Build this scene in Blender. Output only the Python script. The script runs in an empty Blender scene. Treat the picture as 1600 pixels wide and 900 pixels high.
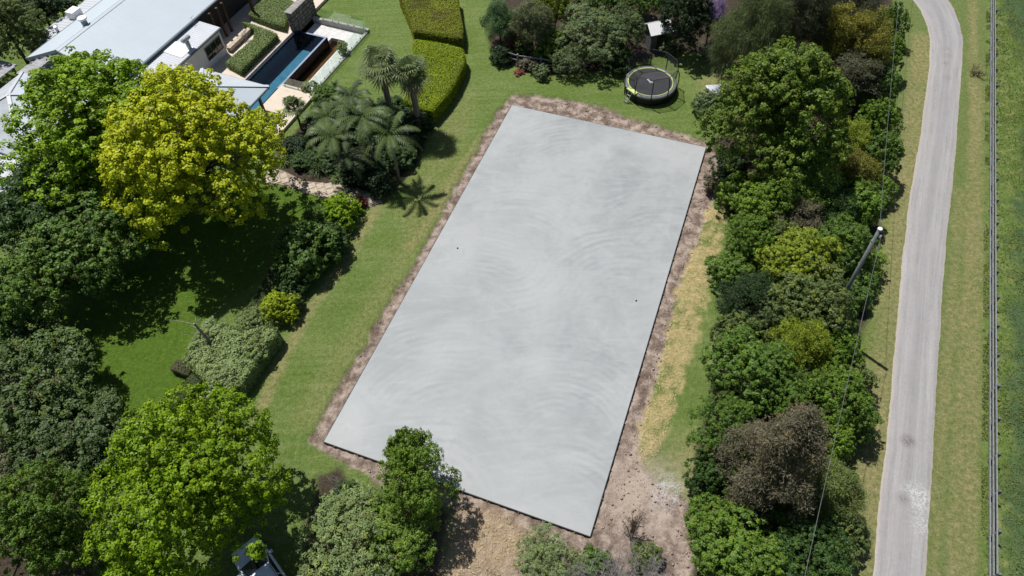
import bpy, math, random
import numpy as np
from mathutils import Vector, Matrix

random.seed(7)
PI = math.pi
C = bpy.context.scene.collection
SC = bpy.context.scene

# ------------------------------------------------------------------ camera
# pose solved from the four corners of the concrete slab (a rectangle)
R = np.array([[0.9989669432, -0.0454427807, 0.0],
              [-0.0365640513, -0.8037861681, 0.5937936224],
              [-0.0269836334, -0.5931801999, -0.8046173836]])
F = 1098.2151
CAMZ = 41.06
cam = bpy.data.cameras.new('camera')
cam.sensor_width = 36.0
cam.lens = F / 1600 * 36
cam.clip_end = 6000
camo = bpy.data.objects.new('camera', cam)
C.objects.link(camo)
M = Matrix.Identity(4)
for i in range(3):
    M[i][0] = R[i, 0]; M[i][1] = -R[i, 1]; M[i][2] = -R[i, 2]
M[2][3] = CAMZ
camo.matrix_world = M
SC.camera = camo

# ------------------------------------------------------------------ light
SUN_EL = math.radians(64.6)
sx, sy = -0.645, 0.764            # towards the sun, on the ground
world = bpy.data.worlds.new('World')
SC.world = world
world.use_nodes = True
wn = world.node_tree
bg = wn.nodes['Background']
sky = wn.nodes.new('ShaderNodeTexSky')
sky.sky_type = 'NISHITA'
sky.sun_disc = False
sky.sun_elevation = SUN_EL
sky.sun_rotation = math.atan2(sx, sy) % (2 * PI)
bg.inputs['Strength'].default_value = 0.06
wn.links.new(sky.outputs[0], bg.inputs['Color'])
sl = bpy.data.lights.new('sun', 'SUN')
sl.energy = 5.0
sl.angle = math.radians(0.5)
sl.color = (1.0, 0.98, 0.95)
so = bpy.data.objects.new('sun', sl)
C.objects.link(so)
sv = Vector((sx * math.cos(SUN_EL), sy * math.cos(SUN_EL), math.sin(SUN_EL)))
so.rotation_euler = sv.to_track_quat('Z', 'Y').to_euler()
so.location = (-30, 40, 60)
SC.view_settings.view_transform = 'Standard'
SC.view_settings.look = 'None'
SC.view_settings.exposure = 0.0
SC.view_settings.gamma = 1.0
SC.render.engine = 'CYCLES'
SC.cycles.max_bounces = 6
SC.cycles.diffuse_bounces = 3
SC.cycles.glossy_bounces = 3
SC.cycles.transmission_bounces = 4
SC.cycles.transparent_max_bounces = 12
SC.cycles.caustics_reflective = False
SC.cycles.caustics_refractive = False

# ------------------------------------------------------------------ pixel -> place
def g(x, y, z=0.0):
    d = R @ np.array([x - 800.0, y - 450.0, F])
    t = (z - CAMZ) / d[2]
    p = d * t
    return np.array([p[0], p[1], z])

def ppm(P):
    return F / float(np.linalg.norm(np.array(P) - np.array([0, 0, CAMZ])))

# house frame: u along the house and pool, v across towards the lawn
HU = np.array([0.41510328, 0.9097743, 0.0])
HV = np.array([0.9097743, -0.41510328, 0.0])
HO = np.array([-23.70727628, 56.07847016, 0.0])
def uv(u, v, z=0.0):
    return HO + HU * u + HV * v + np.array([0, 0, z])
def to_uv(X, Y):
    return ((X - HO[0]) * HU[0] + (Y - HO[1]) * HU[1], (X - HO[0]) * HV[0] + (Y - HO[1]) * HV[1])

# ------------------------------------------------------------------ materials
def newmat(name):
    m = bpy.data.materials.new(name)
    m.use_nodes = True
    nt = m.node_tree
    return m, nt, nt.nodes['Principled BSDF']

class N:
    """small helper to wire nodes"""
    def __init__(s, nt): s.nt = nt
    def node(s, t, **k):
        n = s.nt.nodes.new(t)
        for a, b in k.items(): setattr(n, a, b)
        return n
    def link(s, a, b): s.nt.links.new(a, b)
    def val(s, sock, v):
        if hasattr(v, 'is_linked') or hasattr(v, 'links'): s.link(v, sock)
        else: sock.default_value = v
    def noise(s, scale, detail=4, rough=0.55, vec=None, dist=0.0):
        n = s.node('ShaderNodeTexNoise')
        n.inputs['Scale'].default_value = scale
        n.inputs['Detail'].default_value = detail
        n.inputs['Roughness'].default_value = rough
        n.inputs['Distortion'].default_value = dist
        if vec is not None: s.link(vec, n.inputs['Vector'])
        return n.outputs['Fac']
    def ramp(s, fac, stops):
        n = s.node('ShaderNodeValToRGB')
        els = n.color_ramp.elements
        els[0].position, els[0].color = stops[0][0], (*stops[0][1], 1)
        els[1].position, els[1].color = stops[-1][0], (*stops[-1][1], 1)
        for p, c in stops[1:-1]:
            e = els.new(p); e.color = (*c, 1)
        s.link(fac, n.inputs[0])
        return n.outputs[0]
    def mix(s, fac, a, b, mode='MIX'):
        n = s.node('ShaderNodeMix', data_type='RGBA', blend_type=mode)
        s.val(n.inputs[0], fac)
        for k, v in ((6, a), (7, b)):
            if isinstance(v, tuple): n.inputs[k].default_value = (*v, 1) if len(v) == 3 else v
            else: s.link(v, n.inputs[k])
        return n.outputs[2]
    def math(s, op, a, b=0.5, clamp=False):
        n = s.node('ShaderNodeMath', operation=op, use_clamp=clamp)
        s.val(n.inputs[0], a); s.val(n.inputs[1], b)
        return n.outputs[0]
    def rng(s, v, a, b, c=0.0, d=1.0):
        n = s.node('ShaderNodeMapRange')
        s.val(n.inputs[0], v)
        for i, x in enumerate((a, b, c, d)): n.inputs[i + 1].default_value = x
        return n.outputs[0]
    def objco(s):
        return s.node('ShaderNodeTexCoord').outputs['Object']
    def geo(s):
        return s.node('ShaderNodeNewGeometry').outputs['Position']
    def mapping(s, vec, rot=(0, 0, 0), sc=(1, 1, 1), loc=(0, 0, 0)):
        n = s.node('ShaderNodeMapping')
        n.inputs['Rotation'].default_value = rot
        n.inputs['Scale'].default_value = sc
        n.inputs['Location'].default_value = loc
        s.link(vec, n.inputs['Vector'])
        return n.outputs[0]
    def bump(s, h, strength, dist, out):
        n = s.node('ShaderNodeBump')
        n.inputs['Strength'].default_value = strength
        n.inputs['Distance'].default_value = dist
        s.link(h, n.inputs['Height'])
        s.link(n.outputs[0], out)

def plain(name, col, rough=0.7, spec=0.3, metal=0.0, var=0.15, scale=3.0, bump=0.0, bscale=20.0):
    m, nt, p = newmat(name)
    n = N(nt)
    v = n.geo()
    f = n.noise(scale, 5, 0.6, v)
    lo = tuple(c * (1 - var) for c in col); hi = tuple(min(1, c * (1 + var)) for c in col)
    n.link(n.ramp(f, [(0.3, lo), (0.7, hi)]), p.inputs['Base Color'])
    p.inputs['Roughness'].default_value = rough
    p.inputs['Specular IOR Level'].default_value = spec
    p.inputs['Metallic'].default_value = metal
    if bump: n.bump(n.noise(bscale, 4, 0.6, v), bump, 0.05, p.inputs['Normal'])
    return m

def leafmat(name, trans=0.22, spec=0.25, rough=0.5):
    """leaf: colour from the object's own colour, varied leaf by leaf and tip by tip"""
    m, nt, p = newmat(name)
    n = N(nt)
    oi = n.node('ShaderNodeObjectInfo')
    at = n.node('ShaderNodeAttribute', attribute_name='tint')
    a = n.node('ShaderNodeSeparateColor'); n.link(at.outputs['Color'], a.inputs[0])
    k = n.rng(a.outputs[0], 0, 1, 0.62, 1.42)
    c = n.mix(1.0, oi.outputs['Color'], k, 'MULTIPLY')
    young = n.mix(1.0, oi.outputs['Color'], (1.65, 1.40, 0.8), 'MULTIPLY')
    c = n.mix(n.math('MULTIPLY', a.outputs[1], 0.75), c, young)
    dry = n.mix(0.5, c, (0.13, 0.085, 0.04))
    c = n.mix(a.outputs[2], c, dry)
    n.link(c, p.inputs['Base Color'])
    p.inputs['Roughness'].default_value = rough
    p.inputs['Specular IOR Level'].default_value = spec
    t = n.node('ShaderNodeBsdfTranslucent')
    n.link(n.mix(1.0, c, (1.25, 1.3, 0.6), 'MULTIPLY'), t.inputs['Color'])
    ms = n.node('ShaderNodeMixShader')
    ms.inputs[0].default_value = trans
    n.link(p.outputs[0], ms.inputs[1]); n.link(t.outputs[0], ms.inputs[2])
    n.link(ms.outputs[0], nt.nodes['Material Output'].inputs['Surface'])
    return m

MAT = {}
MAT['leaf'] = leafmat('leaf')
MAT['leaf_gloss'] = leafmat('leaf_gloss', 0.22, 0.5, 0.38)
MAT['bark'] = plain('bark', (0.13, 0.095, 0.065), 0.9, 0.1, var=0.45, scale=6, bump=0.6, bscale=14)
MAT['greybark'] = plain('greybark', (0.27, 0.24, 0.21), 0.9, 0.1, var=0.35, scale=8)
MAT['roof'] = plain('roof', (0.50, 0.555, 0.60), 0.5, 0.4, var=0.03, scale=0.5)
MAT['roof_white'] = plain('roof_white', (0.52, 0.535, 0.565), 0.5, 0.4, var=0.06, scale=0.9)
MAT['roof_grey'] = plain('roof_grey', (0.33, 0.33, 0.345), 0.6, 0.3, var=0.25, scale=1.3)
MAT['roof_old'] = plain('roof_old', (0.42, 0.445, 0.47), 0.55, 0.35, var=0.16, scale=1.2)
MAT['fascia'] = plain('fascia', (0.14, 0.18, 0.19), 0.55, var=0.1)
MAT['wallwhite'] = plain('wallwhite', (0.66, 0.68, 0.70), 0.8, 0.2, var=0.05, scale=1.0)
MAT['darkwall'] = plain('darkwall', (0.045, 0.042, 0.04), 0.6, var=0.3)
MAT['timber_dark'] = plain('timber_dark', (0.07, 0.035, 0.025), 0.6, 0.3, var=0.3)
MAT['frame'] = plain('frame', (0.10, 0.105, 0.11), 0.4, 0.4, var=0.1)
MAT['cream'] = plain('cream', (0.62, 0.53, 0.43), 0.8, 0.2, var=0.07, scale=1.4, bump=0.1)
MAT['sandpave'] = plain('sandpave', (0.46, 0.385, 0.30), 0.9, 0.15, var=0.22, scale=4.5, bump=0.2)
MAT['whitepave'] = plain('whitepave', (0.60, 0.585, 0.56), 0.85, 0.2, var=0.16, scale=2.5)
MAT['coping'] = plain('coping', (0.40, 0.38, 0.35), 0.85, 0.2, var=0.2, scale=2.5)
MAT['stone'] = plain('stone', (0.21, 0.19, 0.165), 0.9, 0.15, var=0.5, scale=3.5, bump=0.4, bscale=9)
MAT['stonecap'] = plain('stonecap', (0.30, 0.285, 0.26), 0.9, 0.15, var=0.3, scale=2.5, bump=0.3)
MAT['mortar'] = plain('mortar', (0.12, 0.105, 0.09), 0.95, 0.1)
MAT['blacktile'] = plain('blacktile', (0.016, 0.022, 0.034), 0.25, 0.5, var=0.4, scale=5)
MAT['deeptile'] = plain('deeptile', (0.055, 0.09, 0.15), 0.4, 0.4, var=0.15, scale=2)
MAT['tealtile'] = plain('tealtile', (0.12, 0.22, 0.27), 0.4, 0.4, var=0.15, scale=2)
MAT['rimtile'] = plain('rimtile', (0.26, 0.31, 0.42), 0.35, 0.5, var=0.15, scale=2)
MAT['asph'] = None
MAT['weathered'] = plain('weathered', (0.25, 0.255, 0.275), 0.85, 0.15, var=0.25, scale=5, bump=0.3)
MAT['weathered_dark'] = plain('weathered_dark', (0.15, 0.145, 0.15), 0.9, 0.1, var=0.3, scale=5)
MAT['pole'] = plain('pole', (0.17, 0.185, 0.18), 0.85, 0.15, var=0.25, scale=3, bump=0.3)
MAT['white'] = plain('white', (0.80, 0.80, 0.80), 0.5, 0.4, var=0.04)
MAT['black'] = plain('black', (0.012, 0.012, 0.014), 0.5, 0.4, var=0.3)
MAT['blackmat'] = plain('blackmat', (0.045, 0.045, 0.05), 0.6, 0.3, var=0.25, scale=1.2)
MAT['padgrey'] = plain('padgrey', (0.16, 0.17, 0.18), 0.6, 0.3)
MAT['lime'] = plain('lime', (0.52, 0.60, 0.22), 0.55, 0.3, var=0.06)
MAT['steel'] = plain('steel', (0.42, 0.44, 0.46), 0.35, 0.5, 0.7, var=0.1)
MAT['carpaint'] = plain('carpaint', (0.66, 0.71, 0.77), 0.16, 0.6, var=0.03)
MAT['glassdark'] = plain('glassdark', (0.012, 0.016, 0.022), 0.06, 0.6, var=0.2)
MAT['rubber'] = plain('rubber', (0.02, 0.02, 0.02), 0.8, 0.2)
MAT['lamp'] = plain('lamp', (0.55, 0.56, 0.58), 0.2, 0.6)
MAT['red'] = plain('red', (0.35, 0.03, 0.02), 0.3, 0.5)
MAT['wire'] = plain('wire', (0.12, 0.125, 0.13), 0.5, 0.4)
MAT['yellow'] = plain('yellow', (0.75, 0.50, 0.03), 0.5, 0.4)
MAT['formwork'] = plain('formwork', (0.022, 0.022, 0.024), 0.6, 0.3)
MAT['peg'] = plain('peg', (0.30, 0.24, 0.17), 0.9, 0.1)
MAT['deadtwig'] = plain('deadtwig', (0.36, 0.33, 0.31), 0.9, 0.1, var=0.3)
MAT['deadbrown'] = plain('deadbrown', (0.10, 0.07, 0.05), 0.9, 0.1, var=0.4)
MAT['palmtrunk'] = plain('palmtrunk', (0.20, 0.17, 0.145), 0.95, 0.1, var=0.4, scale=9, bump=0.6, bscale=25)

def clearmat(name, col, tr, rough=0.03, fres=1.45, extra=0.0):
    m, nt, p = newmat(name)
    n = N(nt)
    t = n.node('ShaderNodeBsdfTransparent'); t.inputs[0].default_value = (*tr, 1)
    gl = n.node('ShaderNodeBsdfGlossy'); gl.inputs['Roughness'].default_value = rough
    gl.inputs['Color'].default_value = (*col, 1)
    fr = n.node('ShaderNodeLayerWeight'); fr.inputs[0].default_value = 0.5
    ms = n.node('ShaderNodeMixShader')
    f0 = ((fres - 1) / (fres + 1)) ** 2
    n.link(n.math('ADD', n.math('MULTIPLY', n.math('POWER', fr.outputs['Facing'], 5.0), 0.9), f0 + extra), ms.inputs[0])
    n.link(t.outputs[0], ms.inputs[1]); n.link(gl.outputs[0], ms.inputs[2])
    n.link(ms.outputs[0], nt.nodes['Material Output'].inputs['Surface'])
    return m, n, gl, fr
MAT['water'], n_, gl_, fr_ = clearmat('water', (1, 1, 1), (0.72, 0.88, 0.93), 0.02, 1.33)
h_ = n_.noise(5.0, 3, 0.5, n_.geo())
n_.bump(h_, 0.08, 0.05, gl_.inputs['Normal'])
MAT['pondwater'], n_, gl_, fr_ = clearmat('pondwater', (1, 1, 1), (0.66, 0.58, 0.42), 0.03, 1.33)
MAT['glass'], *_ = clearmat('glass', (1, 1, 1), (0.90, 0.96, 0.94), 0.02, 1.45, 0.04)

def netmat():
    m, nt, p = newmat('net')
    n = N(nt)
    t = n.node('ShaderNodeBsdfTransparent')
    d = n.node('ShaderNodeBsdfDiffuse'); d.inputs[0].default_value = (0.10, 0.11, 0.12, 1)
    ms = n.node('ShaderNodeMixShader'); ms.inputs[0].default_value = 0.3
    n.link(t.outputs[0], ms.inputs[1]); n.link(d.outputs[0], ms.inputs[2])
    n.link(ms.outputs[0], nt.nodes['Material Output'].inputs['Surface'])
    return m
MAT['net'] = netmat()

# ------------------------------------------------------------------ mesh helpers
class MB:
    def __init__(s): s.v = []; s.f = []
    def add(s, vs, fs):
        o = len(s.v)
        s.v += [tuple(float(c) for c in p) for p in vs]
        s.f += [tuple(i + o for i in f) for f in fs]
        return s
    def box(s, c, half, ax=None):
        """box round c with half sizes along three axes"""
        if ax is None: ax = (np.array([1, 0, 0.]), np.array([0, 1, 0.]), np.array([0, 0, 1.]))
        c = np.array(c, float)
        vs = []
        for k in (-1, 1):
            for a, b in ((-1, -1), (1, -1), (1, 1), (-1, 1)):
                vs.append(c + a * half[0] * ax[0] + b * half[1] * ax[1] + k * half[2] * ax[2])
        fs = [(3, 2, 1, 0), (4, 5, 6, 7), (0, 1, 5, 4), (1, 2, 6, 5), (2, 3, 7, 6), (3, 0, 4, 7)]
        if np.cross(ax[0], ax[1]) @ np.array(ax[2]) < 0: fs = [f[::-1] for f in fs]
        return s.add(vs, fs)
    def uvbox(s, u0, u1, v0, v1, z0, z1):
        return s.box(uv((u0 + u1) / 2, (v0 + v1) / 2, (z0 + z1) / 2), ((u1 - u0) / 2, (v1 - v0) / 2, (z1 - z0) / 2), (HU, HV, np.array([0, 0, 1.])))
    def bar(s, a, b, w, h, up=(0, 0, 1)):
        a = np.array(a, float); b = np.array(b, float)
        d = b - a; L = np.linalg.norm(d); d /= L
        up = np.array(up, float)
        if abs(d @ up) > 0.95: up = np.array([1, 0, 0.])
        x = np.cross(d, up); x /= np.linalg.norm(x)
        y = np.cross(x, d)
        return s.box((a + b) / 2, (L / 2, w / 2, h / 2), (d, x, y))
    def tube(s, pts, rad, n=6, cap=True):
        pts = [np.array(p, float) for p in pts]
        if not hasattr(rad, '__len__'): rad = [rad] * len(pts)
        rings = []
        ref = None
        for i, p in enumerate(pts):
            d = pts[min(i + 1, len(pts) - 1)] - pts[max(i - 1, 0)]
            d /= max(np.linalg.norm(d), 1e-9)
            r0 = np.array([0, 0, 1.]) if abs(d[2]) < 0.9 else np.array([1., 0, 0])
            if ref is not None: r0 = ref
            x = r0 - (r0 @ d) * d
            x /= max(np.linalg.norm(x), 1e-9)
            ref = x
            y = np.cross(d, x)
            rings.append([p + rad[i] * (math.cos(2 * PI * k / n) * x + math.sin(2 * PI * k / n) * y) for k in range(n)])
        vs = [q for r in rings for q in r]
        fs = []
        for i in range(len(pts) - 1):
            for k in range(n):
                k2 = (k + 1) % n
                fs.append((i * n + k, i * n + k2, (i + 1) * n + k2, (i + 1) * n + k))
        if cap:
            fs.append(tuple(range(n))[::-1])
            fs.append(tuple((len(pts) - 1) * n + k for k in range(n)))
        return s.add(vs, fs)
    def prism(s, poly, z0, z1):
        n = len(poly)
        vs = [(p[0], p[1], z0) for p in poly] + [(p[0], p[1], z1) for p in poly]
        return s.add(vs, [tuple(range(n))[::-1], tuple(range(n, 2 * n))] + [(i, (i + 1) % n, n + (i + 1) % n, n + i) for i in range(n)])
    def plate(s, pts, t):
        """flat polygon given by its top face, thickened downwards"""
        n = len(pts)
        vs = [np.array(p, float) for p in pts] + [np.array(p, float) - np.array([0, 0, t]) for p in pts]
        return s.add(vs, [tuple(range(n)), tuple(range(n, 2 * n))[::-1]] + [(i, n + i, n + (i + 1) % n, (i + 1) % n) for i in range(n)])
    def lathe(s, prof, c=(0, 0, 0), n=24, closed=False):
        vs = []
        for r, z in prof:
            for k in range(n):
                a = 2 * PI * k / n
                vs.append((c[0] + r * math.cos(a), c[1] + r * math.sin(a), c[2] + z))
        fs = []
        m = len(prof)
        for i in range(m if closed else m - 1):
            j = (i + 1) % m
            for k in range(n):
                k2 = (k + 1) % n
                fs.append((i * n + k, i * n + k2, j * n + k2, j * n + k))
        if not closed:
            if prof[0][0] > 0.001: fs.append(tuple(range(n))[::-1])
            if prof[-1][0] > 0.001: fs.append(tuple((m - 1) * n + k for k in range(n)))
        return s.add(vs, fs)
    def mesh(s, name, off=(0, 0, 0), smooth=False):
        me = bpy.data.meshes.new(name)
        me.from_pydata([(a - off[0], b - off[1], c - off[2]) for a, b, c in s.v], [], s.f)
        if smooth: me.polygons.foreach_set('use_smooth', [True] * len(me.polygons))
        me.update()
        return me

def origin(o):
    L = np.zeros(3)
    while o is not None:
        L += np.array(o.location); o = o.parent
    return L

def obj(name, mb, mat, parent=None, smooth=False, local=False):
    """link one mesh object; geometry given in world coordinates unless local"""
    if isinstance(mb, MB):
        me = mb.mesh(name, (0, 0, 0) if (local or parent is None) else origin(parent), smooth)
    else: me = mb
    o = bpy.data.objects.new(name, me)
    if mat is not None and len(me.materials) == 0: me.materials.append(MAT[mat] if isinstance(mat, str) else mat)
    C.objects.link(o)
    o.parent = parent
    return o

def tag(o, label, cat, group=None):
    o['label'] = label; o['category'] = cat
    if group: o['group'] = group
    return o

def thing(name, label, cat, loc, group=None):
    o = bpy.data.objects.new(name, None)
    o.empty_display_size = 0.3
    C.objects.link(o)
    o.location = tuple(float(c) for c in loc)
    return tag(o, label, cat, group)

def kind(o, k): o['kind'] = k; return o

def fast_mesh(name, V, Q, attr=None):
    """V (n,3), Q (m,4) or (m,3) index arrays, attr (n,3) -> colour attribute tint"""
    me = bpy.data.meshes.new(name)
    V = np.ascontiguousarray(V, dtype=np.float32); Q = np.ascontiguousarray(Q, dtype=np.int32)
    m, k = Q.shape
    me.vertices.add(len(V)); me.vertices.foreach_set('co', V.ravel())
    me.loops.add(m * k); me.loops.foreach_set('vertex_index', Q.ravel())
    me.polygons.add(m)
    me.polygons.foreach_set('loop_start', np.arange(m, dtype=np.int32) * k)
    me.polygons.foreach_set('loop_total', np.full(m, k, dtype=np.int32))
    if attr is not None:
        a = me.attributes.new('tint', 'FLOAT_COLOR', 'POINT')
        A = np.ones((len(V), 4), dtype=np.float32); A[:, :3] = attr
        a.data.foreach_set('color', A.ravel())
    me.update(calc_edges=True)
    return me

def unit(a): return a / np.maximum(np.linalg.norm(a, axis=-1, keepdims=True), 1e-9)

def leaves(P, Nn, L, W, rng, T=None, fold=0.12):
    """one folded rhombic leaf per point; returns V, Q"""
    n = len(P)
    Nn = unit(Nn)
    if T is None: T = rng.normal(size=(n, 3))
    T = unit(T - (T * Nn).sum(1, keepdims=True) * Nn)
    B = np.cross(Nn, T)
    L = np.broadcast_to(L, (n,))[:, None]; W = np.broadcast_to(W, (n,))[:, None]
    V = np.stack([P - T * L * 0.5, P + B * W * 0.5 + Nn * W * fold - T * L * 0.06, P + T * L * 0.5, P - B * W * 0.5 + Nn * W * fold - T * L * 0.06], axis=1).reshape(-1, 3)
    Q = np.arange(4 * n).reshape(n, 4)
    return V, Q

def vnoise(X, Y, scale, seed=0):
    x = X * scale + seed * 17.31; y = Y * scale + seed * 9.77
    xi = np.floor(x).astype(np.int64); yi = np.floor(y).astype(np.int64)
    fx = x - xi; fy = y - yi
    fx = fx * fx * (3 - 2 * fx); fy = fy * fy * (3 - 2 * fy)
    def hsh(a, b):
        h = (a * 374761393 + b * 668265263 + seed * 982451653) & 0xffffffff
        h = ((h ^ (h >> 13)) * 1274126177) & 0xffffffff
        return ((h ^ (h >> 16)) & 0xffff) / 65535.0
    return (hsh(xi, yi) * (1 - fx) + hsh(xi + 1, yi) * fx) * (1 - fy) + (hsh(xi, yi + 1) * (1 - fx) + hsh(xi + 1, yi + 1) * fx) * fy

def fbm(X, Y, scale, seed=0, o=3):
    t = 0; a = 0.5; 
    for i in range(o):
        t = t + a * vnoise(X, Y, scale * 2 ** i, seed + i); a *= 0.5
    return t / (1 - 0.5 ** o)

def seg_dist(X, Y, pts, closed=False):
    d = np.full(X.shape, 1e9)
    k = len(pts)
    for i in range(k if closed else k - 1):
        a = pts[i]; b = pts[(i + 1) % k]
        ex, ey = b[0] - a[0], b[1] - a[1]
        t = np.clip(((X - a[0]) * ex + (Y - a[1]) * ey) / max(ex * ex + ey * ey, 1e-9), 0, 1)
        d = np.minimum(d, np.hypot(X - a[0] - t * ex, Y - a[1] - t * ey))
    return d

def inside(X, Y, poly):
    r = np.zeros(X.shape, bool)
    k = len(poly)
    for i in range(k):
        a = poly[i]; b = poly[(i + 1) % k]
        c = ((a[1] > Y) != (b[1] > Y))
        with np.errstate(divide='ignore', invalid='ignore'):
            r ^= c & (X < (b[0] - a[0]) * (Y - a[1]) / (b[1] - a[1] + 1e-12) + a[0])
    return r

def sdf(X, Y, poly):
    d = seg_dist(X, Y, poly, True)
    return np.where(inside(X, Y, poly), -d, d)

def smooth(a, b, x):
    t = np.clip((x - a) / (b - a), 0, 1)
    return t * t * (3 - 2 * t)

def pix(pts, z=0.0): return [g(x, y, z)[:2] for x, y in pts]

# ================================================================== SETTING
SLAB = [g(800, 164, 0.06), g(1103, 230, 0.06), g(922, 838, 0.06), g(506, 690, 0.06)]   # far left, far right, near right, near left
slab_xy = [p[:2] for p in SLAB]

soil_poly = pix([(481, 690), (515, 625), (560, 555), (595, 492), (630, 437), (672, 368), (705, 305), (730, 260), (757, 210), (778, 172), (800, 147), (835, 149), (887, 155), (930, 164), (987, 184), (1030, 196), (1070, 209), (1108, 222),
                 (1122, 262), (1120, 300), (1102, 350), (1082, 400), (1064, 450), (1050, 500), (1038, 550), (1026, 600), (1010, 650), (998, 700), (1012, 735), (1050, 770), (1085, 790), (1090, 840), (1080, 905), (1020, 930), (800, 935), (705, 905), (715, 800), (640, 770), (585, 748), (540, 722), (505, 706)])
straw_poly = pix([(1128, 312), (1136, 345), (1120, 400), (1110, 440), (1094, 500), (1080, 550), (1062, 600), (1046, 660), (1030, 705), (1012, 730), (996, 708), (1012, 640), (1028, 590), (1046, 510), (1062, 450), (1082, 395), (1105, 335)])
strawbare_poly = pix([(712, 792), (780, 800), (850, 840), (822, 862), (800, 900), (690, 905), (690, 850)])
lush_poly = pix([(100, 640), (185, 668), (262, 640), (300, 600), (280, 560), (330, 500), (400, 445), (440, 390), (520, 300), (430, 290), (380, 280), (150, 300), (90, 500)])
verge_poly = pix([(1395, -60), (1460, -60), (1545, -60), (1534, 930), (1310, 930), (1340, 700), (1380, 520), (1392, 300), (1405, 100)])
paddock_poly = pix([(1546, -200), (1900, -200), (1900, 1000), (1536, 1000)])
bed_polys = [pix(p) for p in (
    [(430, 240), (480, 190), (520, 150), (560, 150), (600, 170), (640, 170), (672, 190), (660, 240), (620, 290), (590, 308), (520, 296), (470, 288), (425, 262)],      # palm bed
    [(1095, 90), (1120, 80), (1150, 200), (1110, 215), (1128, 300), (1148, 360), (1150, 470), (1128, 560), (1105, 640), (1085, 720), (1088, 800), (1075, 930), (1300, 930), (1325, 740), (1335, 600), (1350, 500), (1378, 350), (1392, 200), (1400, 60), (1395, -80), (1090, -80)],   # tree row
    [(775, 95), (800, 104), (840, 116), (880, 118), (930, 112), (990, 98), (1060, 84), (1100, 80), (1100, -80), (765, -80), (765, 60)],      # garden behind the fence
    [(500, 745), (530, 735), (560, 760), (620, 780), (700, 800), (690, 905), (480, 920), (470, 850)],
    [(0, 560), (60, 560), (120, 640), (190, 680), (170, 760), (140, 930), (-80, 930), (-80, 560)])]
hole_uv = (-6.3, 10.8, 0.02, 6.6)

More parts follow.
